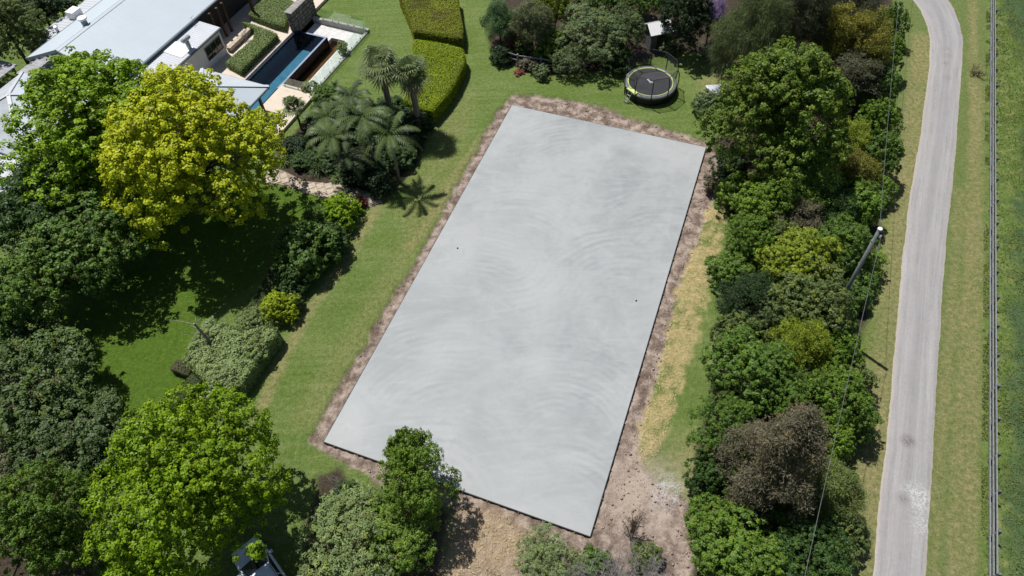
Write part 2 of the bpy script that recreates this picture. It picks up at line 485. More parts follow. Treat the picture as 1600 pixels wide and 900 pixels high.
def build_ground():
    fx = np.arange(-62, 60.01, 0.2); fy = np.arange(3, 83.01, 0.2)
    far = np.array([1500, 800, 400, 220, 130, 90.0])
    xs = np.concatenate([-far - 0.0, fx, far[::-1]])
    ys = np.concatenate([np.array([-1500, -800, -400, -200, -100, -50, -25, -8, -2.0]), fy, np.array([90, 110, 150, 220, 400, 800, 1800.0])])
    nx, ny = len(xs), len(ys)
    X, Y = np.meshgrid(xs, ys)
    wob = (fbm(X, Y, 0.9, 3) - 0.5)
    wob2 = (fbm(X, Y, 2.6, 5) - 0.5)
    soil = 1 - smooth(-0.08, 0.08, sdf(X, Y, soil_poly) + 0.5 * wob + 0.3 * wob2)
    straw = (1 - smooth(-0.25, 0.25, sdf(X, Y, straw_poly) + 1.1 * wob + 1.1 * wob2)) * (0.75 + 0.4 * fbm(X, Y, 1.5, 8))
    bare = (1 - smooth(-0.8, 0.8, sdf(X, Y, strawbare_poly) + wob))
    straw = np.clip(straw * smooth(0.36, 0.60, 0.6 * fbm(X, Y, 0.8, 9) + 0.4 * fbm(X, Y, 2.8, 19) + 0.05) * 0.92, 0, 1)
    dsl = np.maximum(sdf(X, Y, slab_xy), 0)
    soil_h = soil * (1 - bare * 0.6) * (0.45 + 0.55 * smooth(0.1, 0.9, dsl))
    # dry streaks and worn tracks in the lawn
    dry = np.zeros(X.shape)
    def streak(pts, w, k, seed):
        nonlocal dry
        d = seg_dist(X, Y, pix(pts))
        e = (1 - smooth(w * 0.3, w * 1.6, d + 0.5 * (fbm(X, Y, 1.1, seed) - 0.5))) * k * (0.45 + 0.9 * fbm(X, Y, 0.5, seed + 4))
        dry = np.maximum(dry, e)
    streak([(645, 262), (590, 322), (545, 400), (480, 490), (440, 560), (405, 650)], 0.45, 0.75, 21)
    streak([(770, 200), (720, 258), (690, 310), (655, 370), (640, 385)], 0.5, 0.75, 22)
    streak([(665, 330), (640, 390), (600, 460), (550, 540), (480, 650)], 1.0, 0.35, 23)
    streak([(720, 150), (700, 230), (650, 330)], 1.4, 0.35, 31)
    streak([(1442, 60), (1436, 130), (1424, 220), (1405, 330), (1393, 450), (1378, 590), (1362, 720), (1345, 900)], 1.0, 0.75, 24)
    streak([(1396, 350), (1370, 560), (1345, 720), (1322, 900)], 0.8, 0.5, 25)
    streak([(1520, 0), (1522, 200), (1514, 420), (1500, 620), (1490, 900)], 0.4, 0.7, 26)
    streak([(1528, 100), (1526, 400), (1520, 600), (1512, 900)], 0.45, 0.65, 27)
    streak([(1500, 300), (1480, 560), (1465, 760), (1456, 900)], 0.4, 0.55, 28)
    streak([(1125, 115), (1105, 130), (1110, 150)], 0.8, 0.6, 29)
    streak([(1085, 700), (1060, 740), (1080, 780)], 1.2, 0.6, 33)
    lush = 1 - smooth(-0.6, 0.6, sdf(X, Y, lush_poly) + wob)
    verge = 1 - smooth(-0.5, 0.5, sdf(X, Y, verge_poly) + wob)
    pad = 1 - smooth(-0.25, 0.25, sdf(X, Y, paddock_poly) + 0.4 * wob)
    crop_ = pad * smooth(0.0, 2.0, X - g(1572, 0)[0] * 0 - np.interp(Y, [g(1575, 900)[1], g(1575, 500)[1], g(1580, 250)[1], g(1565, 120)[1], g(1550, 0)[1]], [g(1575, 900)[0], g(1568, 500)[0], g(1590, 250)[0], g(1578, 80)[0], g(1552, 0)[0]]) + 3.0 * wob + 0.6)
    bed = np.zeros(X.shape)
    for b in bed_polys: bed = np.maximum(bed, 1 - smooth(-0.3, 0.3, sdf(X, Y, b) + 0.8 * wob))
    white = np.exp(-((X - g(1041, 768)[0]) ** 2 + (Y - g(1041, 768)[1]) ** 2) / 0.9 ** 2) * smooth(0.35, 0.6, fbm(X, Y, 3, 40)) * 1.6
    sand = np.exp(-((X - g(993, 768)[0]) ** 2 + (Y - g(993, 768)[1]) ** 2) / 2.3 ** 2)
    white = np.clip(white, 0, 1)
    Z = -0.20 * soil_h + soil * (0.10 * (fbm(X, Y, 1.7, 50) - 0.5) + 0.09 * (fbm(X, Y, 4.0, 51, 2) - 0.5))
    Z += (1 - soil) * 0.03 * (fbm(X, Y, 0.35, 60) - 0.5) + 0.10 * pad * (fbm(X, Y, 1.2, 61) - 0.3) + 0.05 * bed * (fbm(X, Y, 1.5, 62) - 0.5)
    insl = sdf(X, Y, slab_xy)
    Z = np.where(insl < 0.05, -0.22, Z)
    U, V = to_uv(X, Y)
    plat = (U > -30) & (U < 30) & (V < 0.3) & (V > -24)
    Z = np.where(plat, np.minimum(Z, -0.02), Z)
    idx = np.arange(nx * ny).reshape(ny, nx)
    Q = np.stack([idx[:-1, :-1], idx[:-1, 1:], idx[1:, 1:], idx[1:, :-1]], -1).reshape(-1, 4)
    cx = (X[:-1, :-1] + X[1:, 1:]) / 2; cy = (Y[:-1, :-1] + Y[1:, 1:]) / 2
    cu, cv = to_uv(cx, cy)
    m = 0.12
    hole = ((cu > hole_uv[0] + m) & (cu < hole_uv[1] - m) & (cv > hole_uv[2] + m) & (cv < hole_uv[3] - m)).ravel()
    Q = Q[~hole]
    Vv = np.stack([X, Y, Z], -1).reshape(-1, 3)
    me = fast_mesh('ground', Vv, Q)
    def attr(name, a, b, c, d):
        t = me.attributes.new(name, 'FLOAT_COLOR', 'POINT')
        t.data.foreach_set('color', np.stack([a, b, c, d], -1).reshape(-1).astype(np.float32))
    attr('m1', soil, straw, dry, lush)
    attr('m2', verge, pad, crop_, bed)
    attr('m3', white, sand, bare, soil)
    me.polygons.foreach_set('use_smooth', [True] * len(me.polygons))
    return me

def ground_mat():
    m, nt, p = newmat('ground')
    n = N(nt)
    P = n.geo()
    def at(name):
        a = n.node('ShaderNodeAttribute', attribute_name=name)
        s = n.node('ShaderNodeSeparateColor'); n.link(a.outputs['Color'], s.inputs[0])
        return s.outputs[0], s.outputs[1], s.outputs[2], a.outputs['Alpha']
    soil, straw, dry, lush = at('m1')
    verge, pad, crop_, bed = at('m2')
    white, sand, tan, _ = at('m3')
    big = n.noise(0.22, 4, 0.6, P)
    mid = n.noise(1.3, 4, 0.6, P)
    fine = n.noise(3.2, 6, 0.8, P)
    vfine = n.noise(9.0, 4, 0.85, P)
    mow = n.noise(1.0, 5, 0.7, n.mapping(P, rot=(0, 0, math.radians(-67.7)), sc=(0.10, 1.5, 1)))
    tex = n.rng(n.math('ADD', n.math('MULTIPLY', fine, 0.5), n.math('MULTIPLY', vfine, 0.5)), 0.38, 0.62, 0.25, 0.75)
    lawn = n.ramp(tex, [(0.25, (0.066, 0.114, 0.022)), (0.5, (0.128, 0.188, 0.044)), (0.75, (0.220, 0.280, 0.088))])
    lawn = n.mix(n.rng(mow, 0.40, 0.62, 0, 0.75), lawn, n.ramp(tex, [(0.25, (0.120, 0.162, 0.046)), (0.75, (0.275, 0.310, 0.120))]))
    lawn = n.mix(n.rng(big, 0.40, 0.60, 0, 0.55), lawn, n.ramp(tex, [(0.25, (0.055, 0.105, 0.014)), (0.75, (0.150, 0.215, 0.045))]))
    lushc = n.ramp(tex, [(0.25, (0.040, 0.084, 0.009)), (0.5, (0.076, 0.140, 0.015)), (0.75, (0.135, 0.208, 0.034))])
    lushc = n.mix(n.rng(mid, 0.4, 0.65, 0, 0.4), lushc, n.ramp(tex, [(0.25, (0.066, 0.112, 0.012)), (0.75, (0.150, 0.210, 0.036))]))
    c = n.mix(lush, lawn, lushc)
    vg = n.ramp(tex, [(0.25, (0.092, 0.125, 0.04)), (0.5, (0.150, 0.188, 0.066)), (0.75, (0.245, 0.268, 0.11))])
    vg = n.mix(n.rng(mid, 0.38, 0.58, 0, 0.8), vg, n.ramp(tex, [(0.25, (0.085, 0.125, 0.03)), (0.75, (0.19, 0.235, 0.07))]))
    c = n.mix(verge, c, vg)
    pd = n.ramp(n.math('ADD', n.math('MULTIPLY', fine, 0.5), n.math('MULTIPLY', mid, 0.5)), [(0.32, (0.06, 0.11, 0.02)), (0.5, (0.13, 0.19, 0.045)), (0.68, (0.30, 0.29, 0.12))])
    c = n.mix(pad, c, pd)
    cr = n.ramp(tex, [(0.25, (0.040, 0.080, 0.032)), (0.75, (0.105, 0.160, 0.068))])
    c = n.mix(crop_, c, cr)
    dryc = n.ramp(tex, [(0.3, (0.25, 0.19, 0.085)), (0.7, (0.42, 0.34, 0.18))])
    c = n.mix(n.math('MULTIPLY', dry, n.rng(fine, 0.3, 0.62), clamp=True), c, dryc)
    bedc = n.ramp(tex, [(0.25, (0.030, 0.023, 0.016)), (0.75, (0.105, 0.080, 0.058))])
    c = n.mix(bed, c, bedc)
    so_ = n.ramp(n.math('ADD', n.math('MULTIPLY', n.rng(mid, 0.36, 0.64, 0.2, 0.8), 0.5), n.math('MULTIPLY', tex, 0.5)), [(0.32, (0.135, 0.096, 0.075)), (0.48, (0.262, 0.198, 0.160)), (0.64, (0.46, 0.370, 0.305))])
    c = n.mix(soil, c, so_)
    st = n.ramp(tex, [(0.25, (0.30, 0.225, 0.10)), (0.5, (0.47, 0.375, 0.175)), (0.75, (0.62, 0.52, 0.30))])
    st = n.mix(n.rng(mid, 0.5, 0.68, 0, 0.6), st, (0.22, 0.24, 0.06))
    c = n.mix(n.math('MULTIPLY', tan, 0.9), c, n.ramp(n.math('ADD', n.math('MULTIPLY', mid, 0.4), n.math('MULTIPLY', tex, 0.6)), [(0.3, (0.26, 0.185, 0.115)), (0.5, (0.40, 0.30, 0.195)), (0.7, (0.54, 0.425, 0.30))]))
    c = n.mix(straw, c, st)
    c = n.mix(n.math('MULTIPLY', sand, n.rng(fine, 0.3, 0.5), clamp=True), c, (0.47, 0.38, 0.305))
    c = n.mix(n.math('MULTIPLY', white, n.rng(vfine, 0.46, 0.54), clamp=True), c, (0.55, 0.55, 0.54))
    n.link(c, p.inputs['Base Color'])
    p.inputs['Roughness'].default_value = 0.95
    p.inputs['Specular IOR Level'].default_value = 0.12
    n.bump(tex, 0.9, 0.10, p.inputs['Normal'])
    return m
MAT['ground'] = ground_mat()
kind(obj('ground', build_ground(), 'ground'), 'structure')

# ------------------------------------------------------------------ road
def interp_edge(pts, ys):
    a = np.array(pts, float)
    return np.interp(ys, a[:, 1], a[:, 0])
road_l = [(1250, -140), (1330, -80), (1385, -40), (1425, 0), (1436, 15), (1446, 36), (1452, 62), (1451, 100), (1445, 150), (1434, 225), (1420, 300), (1408, 400), (1400, 500), (1391, 600), (1382, 700), (1369, 800), (1361, 900), (1352, 1000)]
road_r = [(1360, -140), (1415, -80), (1458, -40), (1484, 0), (1493, 15), (1501, 36), (1506, 62), (1505, 100), (1501, 150), (1496, 225), (1489, 300), (1479, 400), (1472, 500), (1466, 600), (1461, 700), (1456, 780), (1451, 850), (1449, 900), (1443, 1000)]
def build_road():
    ys = np.concatenate([np.arange(-140, 1000, 2.0)])
    l = interp_edge(road_l, ys); r = interp_edge(road_r, ys)
    k = 13
    V = []; UVs = []
    acc = 0; prev = None
    for y, a, b in zip(ys, l, r):
        A = g(a, y); B = g(b, y)
        mid = (A + B) / 2
        if prev is not None: acc += np.linalg.norm(mid - prev)
        prev = mid
        w = B - A
        A = A - w * 0.018 * (vnoise(np.array(acc), np.array(0.), 0.45, 3) + vnoise(np.array(acc), np.array(0.), 3.1, 4) - 1.0)
        B = B + w * 0.018 * (vnoise(np.array(acc), np.array(0.), 0.5, 13) + vnoise(np.array(acc), np.array(0.), 2.9, 14) - 1.0)
        for i in range(k):
            t = i / (k - 1)
            q = A + (B - A) * t
            V.append((q[0], q[1], (0.045 if 0 < i < k - 1 else -0.03) + 0.03 * (1 - (2 * t - 1) ** 2)))
            UVs.append((t, acc))
    n = len(ys)
    idx = np.arange(n * k).reshape(n, k)
    Q = np.stack([idx[:-1, :-1], idx[1:, :-1], idx[1:, 1:], idx[:-1, 1:]], -1).reshape(-1, 4)
    me = fast_mesh('road', np.array(V), Q)
    ul = me.uv_layers.new(name='UVMap')
    li = np.empty(len(me.loops), dtype=np.int32); me.loops.foreach_get('vertex_index', li)
    ul.data.foreach_set('uv', np.array(UVs, dtype=np.float32)[li].ravel())
    me.polygons.foreach_set('use_smooth', [True] * len(me.polygons))
    if me.polygons[0].normal.z < 0: me.flip_normals()
    return me
def road_mat():
    m, nt, p = newmat('road')
    n = N(nt)
    P = n.geo()
    uvn = n.node('ShaderNodeUVMap').outputs[0]
    sep = n.node('ShaderNodeSeparateXYZ'); n.link(uvn, sep.inputs[0])
    st = n.noise(1.0, 5, 0.65, n.mapping(uvn, sc=(9.0, 0.10, 1)))
    st2 = n.noise(1.0, 5, 0.65, n.mapping(uvn, sc=(26.0, 0.35, 1), loc=(5, 2, 0)))
    sp = n.noise(6, 5, 0.85, P)
    bl = n.noise(0.55, 4, 0.6, P)
    f = n.math('ADD', n.math('MULTIPLY', st, 0.45), n.math('ADD', n.math('MULTIPLY', st2, 0.25), n.math('MULTIPLY', sp, 0.30)))
    c = n.ramp(f, [(0.34, (0.215, 0.204, 0.203)), (0.49, (0.300, 0.286, 0.282)), (0.64, (0.405, 0.388, 0.380))])
    c = n.mix(n.rng(bl, 0.42, 0.66, 0, 0.5), c, (0.34, 0.318, 0.312))
    # darker wheel-polished strip a little right of the middle
    w = n.math('ABSOLUTE', n.math('SUBTRACT', sep.outputs[0], 0.50))
    c = n.mix(n.math('MULTIPLY', n.rng(w, 0.05, 0.20, 0.5, 0.0), n.rng(st2, 0.3, 0.65), clamp=True), c, (0.215, 0.205, 0.215))
    # sandy edges
    e = n.math('MULTIPLY', n.math('ABSOLUTE', n.math('SUBTRACT', sep.outputs[0], 0.5)), 2.0)
    c = n.mix(n.math('MULTIPLY', n.rng(e, 0.80, 0.99, 0, 0.9), n.rng(sp, 0.35, 0.6), clamp=True), c, (0.46, 0.37, 0.27))
    # pale spilled concrete patch
    def spot(px, py, r, lo, hi):
        q = g(px, py)
        d = n.node('ShaderNodeVectorMath', operation='DISTANCE')
        n.link(P, d.inputs[0]); d.inputs[1].default_value = (q[0], q[1], 0.05)
        return n.math('MULTIPLY', n.rng(d.outputs['Value'], r, 0.2 * r, 0, 1), n.rng(sp, lo, hi), clamp=True)
    c = n.mix(spot(1432, 778, 1.15, 0.46, 0.54), c, (0.52, 0.51, 0.50))
    c = n.mix(spot(1447, 822, 1.1, 0.48, 0.56), c, (0.46, 0.45, 0.44))
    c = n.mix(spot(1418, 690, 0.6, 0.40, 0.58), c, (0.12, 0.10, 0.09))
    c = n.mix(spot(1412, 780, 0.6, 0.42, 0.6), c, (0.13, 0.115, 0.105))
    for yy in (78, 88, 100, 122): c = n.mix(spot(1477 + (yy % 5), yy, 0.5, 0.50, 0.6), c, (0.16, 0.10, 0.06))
    n.link(c, p.inputs['Base Color'])
    p.inputs['Roughness'].default_value = 0.9
    p.inputs['Specular IOR Level'].default_value = 0.2
    n.bump(sp, 0.4, 0.03, p.inputs['Normal'])
    return m
MAT['road'] = road_mat()
kind(obj('road', build_road(), 'road'), 'structure')

# ------------------------------------------------------------------ concrete slab
def slab_mat():
    m, nt, p = newmat('fresh_concrete')
    n = N(nt)
    P = n.geo()
    big = n.noise(0.16, 5, 0.6, P, 0.6)
    mid = n.noise(0.7, 6, 0.6, P, 1.2)
    fine = n.noise(9, 5, 0.7, P)
    c = n.ramp(n.math('ADD', n.math('MULTIPLY', big, 0.6), n.math('MULTIPLY', mid, 0.4)), [(0.36, (0.255, 0.270, 0.273)), (0.5, (0.308, 0.322, 0.323)), (0.64, (0.370, 0.382, 0.380))])
    # arcs left by the trowelling machine: rings round where the operator stood
    warp = n.node('ShaderNodeVectorMath', operation='ADD'); n.link(P, warp.inputs[0])
    wn_ = n.node('ShaderNodeTexNoise'); wn_.inputs['Scale'].default_value = 0.5
    n.link(P, wn_.inputs['Vector'])
    wv = n.node('ShaderNodeVectorMath', operation='SCALE'); n.link(wn_.outputs['Color'], wv.inputs[0]); wv.inputs['Scale'].default_value = 0.5
    n.link(wv.outputs[0], warp.inputs[1])
    for k, (px, py, cxp, cyp, rad, freq) in enumerate([(900, 600, 870, 700, 5.2, 6.0), (760, 390, 720, 520, 4.8, 5.6), (860, 205, 905, 290, 4.2, 5.5), (940, 390, 985, 480, 4.5, 5.0), (640, 560, 700, 690, 4.8, 5.6), (850, 450, 800, 410, 3.8, 5.2), (1000, 330, 1040, 400, 4.0, 5.2), (700, 700, 660, 800, 4.4, 5.0), (830, 320, 800, 400, 4.0, 5.4), (920, 720, 880, 800, 3.5, 5.6)]):
        q = g(px, py, 0.06); cc = g(cxp, cyp, 0.06)
        d = n.node('ShaderNodeVectorMath', operation='DISTANCE'); n.link(warp.outputs[0], d.inputs[0]); d.inputs[1].default_value = (cc[0] + 0.25, cc[1] + 0.25, 0.31)
        ring = n.math('ADD', n.math('MULTIPLY', n.math('SINE', n.math('MULTIPLY', n.math('ADD', d.outputs['Value'], n.math('MULTIPLY', mid, 0.35)), freq * 2.3)), 0.6), n.math('MULTIPLY', n.math('SINE', n.math('MULTIPLY', n.math('ADD', d.outputs['Value'], n.math('MULTIPLY', big, 1.2)), freq * 0.9)), 0.5))
        dm = n.node('ShaderNodeVectorMath', operation='DISTANCE'); n.link(P, dm.inputs[0]); dm.inputs[1].default_value = (q[0], q[1], 0.06)
        mask = n.math('MULTIPLY', n.rng(dm.outputs['Value'], rad, rad * 0.35, 0, 1), n.rng(n.noise(0.4, 3, 0.5, n.mapping(P, loc=(k * 7, 3 * k, 0))), 0.38, 0.58, 0, 1), clamp=True)
        c = n.mix(n.math('MULTIPLY', mask, n.rng(ring, 0.0, 1.0, 0, 0.30), clamp=True), c, (0.42, 0.43, 0.43))
        c = n.mix(n.math('MULTIPLY', mask, n.rng(ring, -0.1, -1.0, 0, 0.30), clamp=True), c, (0.19, 0.207, 0.213))
    sw = n.noise(0.9, 4, 0.5, n.mapping(P, rot=(0, 0, math.radians(22)), sc=(0.35, 1.6, 1)), 1.5)
    c = n.mix(n.rng(sw, 0.50, 0.70, 0, 0.4), c, (0.385, 0.395, 0.395))
    pb1 = n.noise(0.11, 3, 0.5, n.mapping(P, loc=(31, 7, 0)), 0.8)
    c = n.mix(n.rng(pb1, 0.46, 0.64, 0, 0.55), c, (0.40, 0.405, 0.40))
    st_ = n.noise(2.2, 5, 0.65, n.mapping(P, loc=(3, 17, 0)), 1.0)
    c = n.mix(n.rng(st_, 0.56, 0.72, 0, 0.28), c, (0.225, 0.235, 0.235))
    c = n.mix(n.rng(fine, 0.4, 0.75, 0, 0.15), c, (0.25, 0.26, 0.26))
    n.link(c, p.inputs['Base Color'])
    n.link(n.rng(mid, 0.3, 0.7, 0.5, 0.72), p.inputs['Roughness'])
    p.inputs['Specular IOR Level'].default_value = 0.3
    n.bump(n.math('ADD', fine, n.math('MULTIPLY', mid, 2.0)), 0.08, 0.02, p.inputs['Normal'])
    return m
MAT['slab'] = slab_mat()
slab = thing('concrete_slab', 'large rectangular slab of freshly poured pale grey concrete in the middle of the lawn', 'slab', ((SLAB[0] + SLAB[2]) / 2 * [1, 1, 0]))
mb = MB()
poly = [SLAB[3], SLAB[2], SLAB[1], SLAB[0]]
cen = sum(poly) / 4
top = [cen + (p - cen) * 0.9995 for p in poly]
vs = [(p[0], p[1], -0.3) for p in poly] + [(p[0], p[1], 0.045) for p in poly] + [(p[0], p[1], 0.06) for p in top]
mb.add(vs, [(0, 1, 5, 4), (1, 2, 6, 5), (2, 3, 7, 6), (3, 0, 4, 7), (4, 5, 9, 8), (5, 6, 10, 9), (6, 7, 11, 10), (7, 4, 8, 11), (8, 9, 10, 11)])
obj('concrete', mb, 'slab', slab)
for i in range(4):
    a, b = poly[i], poly[(i + 1) % 4]
    d = (b - a) / np.linalg.norm(b - a)
    nrm = np.array([d[1], -d[0], 0])
    off = nrm * 0.022
    ext = d * 0.02
    z = np.array([0, 0, -0.06 - 0.06])
    a2 = a + off - ext; b2 = b + off + ext
    m = MB().bar((a2[0], a2[1], -0.095), (b2[0], b2[1], -0.095), 0.035, 0.28)
    fb = obj('edge_board', m, 'formwork', slab)
    L = np.linalg.norm(b - a)
    if i in (0, 1):
        k = int(L / 1.7)
        for j in range(k):
            q = a + d * (L * (j + 0.5 + random.uniform(-0.15, 0.15)) / k) + nrm * 0.075
            me = bpy.data.meshes.get('peg_mesh')
            if me is None:
                me = MB().box((0, 0, -0.05), (0.02, 0.02, 0.11)).mesh('peg_mesh'); me.materials.append(MAT['peg'])
            o = bpy.data.objects.new('peg', me); C.objects.link(o); o.parent = fb
            o.location = tuple(np.array([q[0], q[1], 0]) - origin(fb))

# clods of dug soil beside the slab, straw lying on the strip (uncountable)
def scatter_in(poly, n, rng):
    a = np.array([p[:2] for p in poly]); lo = a.min(0); hi = a.max(0)
    out = np.zeros((0, 2))
    while len(out) < n:
        q = rng.uniform(lo, hi, size=(n * 2, 2))
        out = np.vstack([out, q[inside(q[:, 0], q[:, 1], poly)]])
    return out[:n]
rng = np.random.default_rng(5)
q = scatter_in(soil_poly, 9000, rng)
q = q[sdf(q[:, 0], q[:, 1], slab_xy) > 0.15]
q = q[fbm(q[:, 0], q[:, 1], 0.8, 50) + 0.25 * rng.random(len(q)) > 0.55]
ico = np.array([(1, 0, 0), (-1, 0, 0), (0, 1, 0), (0, -1, 0), (0, 0, 1), (0, 0, -1)], float)
icf = np.array([(0, 2, 4), (2, 1, 4), (1, 3, 4), (3, 0, 4), (2, 0, 5), (1, 2, 5), (3, 1, 5), (0, 3, 5)])
sz = 0.025 + 0.075 * rng.random(len(q)) ** 2.5
V = (ico[None] * (0.7 + 0.6 * rng.random((len(q), 6, 3)))) * sz[:, None, None] * np.array([1, 1, 0.42])
V += np.concatenate([q, np.full((len(q), 1), -0.18)], 1)[:, None, :] + sz[:, None, None] * np.array([0, 0, 0.4])
Q = (icf[None] + (np.arange(len(q)) * 6)[:, None, None]).reshape(-1, 3)
MAT['clod'] = plain('clod', (0.34, 0.26, 0.22), 0.95, 0.1, var=0.4, scale=4)
kind(obj('soil_clods', fast_mesh('soil_clods', V.reshape(-1, 3), Q), 'clod'), 'stuff')['label'] = 'loose brown clods of soil dug up round the slab'
MAT['straw'] = plain('straw', (0.52, 0.42, 0.21), 0.9, 0.1, var=0.4, scale=5)
q = np.vstack([scatter_in(straw_poly, 3500, rng), scatter_in(strawbare_poly, 600, rng)])
n_ = len(q)
V, Q = leaves(np.concatenate([q, 0.02 + 0.05 * rng.random((n_, 1))], 1), rng.normal(size=(n_, 3)) * 0.4 + [0, 0, 1], rng.uniform(0.12, 0.4, n_), rng.uniform(0.012, 0.03, n_), rng)
kind(obj('straw', fast_mesh('straw', V, Q), 'straw'), 'stuff')['label'] = 'yellow dry straw lying beside the slab'

# long grass of the paddock and tufts below the fence rails
MAT['grass'] = leafmat('grass', 0.35, 0.2, 0.6)
pad_near = pix([(1540, 930), (1700, 930), (1700, -60), (1549, -60)])
q = scatter_in(pad_near, 60000, rng)
cl = fbm(q[:, 0], q[:, 1], 0.7, 77)
q = q[rng.random(len(q)) < 0.25 + 1.2 * np.clip(cl - 0.3, 0, 1)]
fl = pix([(1531, 930), (1541, 930), (1548, -40), (1541, -40)])
q2 = scatter_in(fl, 5000, rng); q2 = q2[fbm(q2[:, 0], q2[:, 1], 0.9, 78) > 0.5]
nq1 = len(q); q = np.vstack([q, q2]); n_ = len(q)
h = rng.uniform(0.08, 0.24, n_) * (0.5 + fbm(q[:, 0], q[:, 1], 0.5, 79))
T = rng.normal(size=(n_, 3)) * 0.55 + [0, 0, 1.0]
V, Q = leaves(np.concatenate([q, (0.4 * h)[:, None]], 1), rng.normal(size=(n_, 3)), h, 0.035 + 0.03 * rng.random(n_), rng, T)
t3 = np.stack([rng.random(n_), np.clip(fbm(q[:, 0], q[:, 1], 0.35, 80) * 1.6 - 0.6, 0, 1), (rng.random(n_) < 0.15) * 0.9], 1)
o = kind(obj('paddock_grass', fast_mesh('paddock_grass', V, Q, np.repeat(t3, 4, 0)), 'grass'), 'stuff')
o.color = (0.155, 0.185, 0.062, 1); o['label'] = 'long rough green grass of the paddock beyond the rail fence'

# ------------------------------------------------------------------ house platform, paving, path
kind(obj('paving', MB().uvbox(-9.0, 16, -4.35, -0.24, -0.2, 0.30), 'cream'), 'structure')
path_poly = pix([(418, 258), (445, 268), (475, 283), (525, 288), (592, 303), (596, 316), (575, 326), (545, 318), (505, 310), (470, 298), (436, 288), (405, 284)])
pb = MB().prism([tuple(p) for p in path_poly][::-1], -0.1, 0.03)
MAT['pathsand'] = plain('pathsand', (0.27, 0.22, 0.165), 0.95, 0.1, var=0.3, scale=4)
pathb = kind(obj('garden_path', pb, 'pathsand'), 'structure')
pa = np.array(path_poly); plo = pa.min(0); phi = pa.max(0)
ang = math.radians(22)
e1 = np.array([math.cos(ang), math.sin(ang)]); e2 = np.array([-e1[1], e1[0]])
pm = None
cell = 0.62
for i in range(-40, 40):
    for j in range(-40, 40):
        c = (plo + phi) / 2 + e1 * i * cell + e2 * (j * cell + (i % 2) * 0.31)
        if not inside(np.array([c[0]]), np.array([c[1]]), path_poly)[0]: continue
        if seg_dist(np.array([c[0]]), np.array([c[1]]), path_poly, True)[0] < 0.14: continue
        if pm is None:
            k = 0.302
            m = MB().add([(-k, -k, 0), (k, -k, 0), (k, k, 0), (-k, k, 0), (-k, -k, .05), (k, -k, .05), (k, k, .05), (-k, k, .05), (-k + .02, -k + .02, .065), (k - .02, -k + .02, .065), (k - .02, k - .02, .065), (-k + .02, k - .02, .065)],
                         [(0, 1, 5, 4), (1, 2, 6, 5), (2, 3, 7, 6), (3, 0, 4, 7), (4, 5, 9, 8), (5, 6, 10, 9), (6, 7, 11, 10), (7, 4, 8, 11), (8, 9, 10, 11)])
            pm = m.mesh('paver'); pm.materials.append(MAT['sandpave'])
        o = bpy.data.objects.new('paver', pm); C.objects.link(o); o.parent = pathb
        o.location = (c[0], c[1], 0.012 + random.uniform(-0.01, 0.01)); o.rotation_euler = (random.uniform(-.01, .01), random.uniform(-.01, .01), ang + random.uniform(-0.04, 0.04))
        o.scale = (random.uniform(.93, 1.0), random.uniform(.93, 1.0), 1)

# ================================================================== BUILDINGS
def ribbed(e0, e1, r1, r0, spacing, rib, thick=0.06):
    """sheet-metal roof plane e0-e1 (eave) to r0-r1 (ridge) with raised ribs running up the slope"""
    e0, e1, r0, r1 = (np.array(p, float) for p in (e0, e1, r0, r1))
    nrm = np.cross(e1 - e0, r0 - e0); nrm /= np.linalg.norm(nrm)
    if nrm[2] < 0: nrm = -nrm
    L = np.linalg.norm(e1 - e0)
    n = max(1, int(round(L / spacing)))
    prof = []
    w = 0.16
    for i in range(n):
        prof += [((i + 0.5 - w) / n, 0), ((i + 0.5 - w * 0.55) / n, rib), ((i + 0.5 + w * 0.55) / n, rib), ((i + 0.5 + w) / n, 0)]
    prof = [(0, 0)] + prof + [(1, 0)]
    m = MB()
    vs = []
    for t, h in prof: vs += [e0 + (e1 - e0) * t + nrm * h, r0 + (r1 - r0) * t + nrm * h]
    k = len(prof)
    fs = [(2 * i, 2 * i + 2, 2 * i + 3, 2 * i + 1) for i in range(k - 1)]
    vs += [e0 - nrm * thick, r0 - nrm * thick, e1 - nrm * thick, r1 - nrm * thick]
    b = 2 * k
    fs += [(b, b + 1, b + 3, b + 2), (0, 1, b + 1, b), (b + 2, b + 3, 2 * k - 1, 2 * k - 2)]
    fs += [tuple([b, b + 2] + [2 * i for i in range(k - 1, -1, -1)]), tuple([b + 3, b + 1] + [2 * i + 1 for i in range(k)])]
    return m.add(vs, fs)

def window(parent, c, du, w, h, out, panes=1, mat='glassdark'):
    """window in a wall: frame with its own panes; du along the wall, out = outward normal"""
    c = np.array(c, float); up = np.array([0, 0, 1.])
    t = 0.06
    m = MB()
    m.box(c + up * (h / 2) + out * 0.02, (w / 2 + t, 0.045, t / 2), (du, out, up)); m.box(c - up * (h / 2) + out * 0.02, (w / 2 + t, 0.045, t / 2), (du, out, up))
    for k in range(panes + 1):
        m.box(c + du * (-w / 2 + w * k / panes) + out * 0.02, (t / 2, 0.043, h / 2 - t / 2), (du, out, up))
    f = obj('window', m, 'frame', parent)
    for k in range(panes):
        obj('pane', MB().box(c + du * (-w / 2 + w * (k + 0.5) / panes) + out * 0.012, (w / panes / 2 - t / 2, 0.01, h / 2 - t / 2), (du, out, up)), mat, f)
    return f

Z3 = np.array([0, 0, 1.])
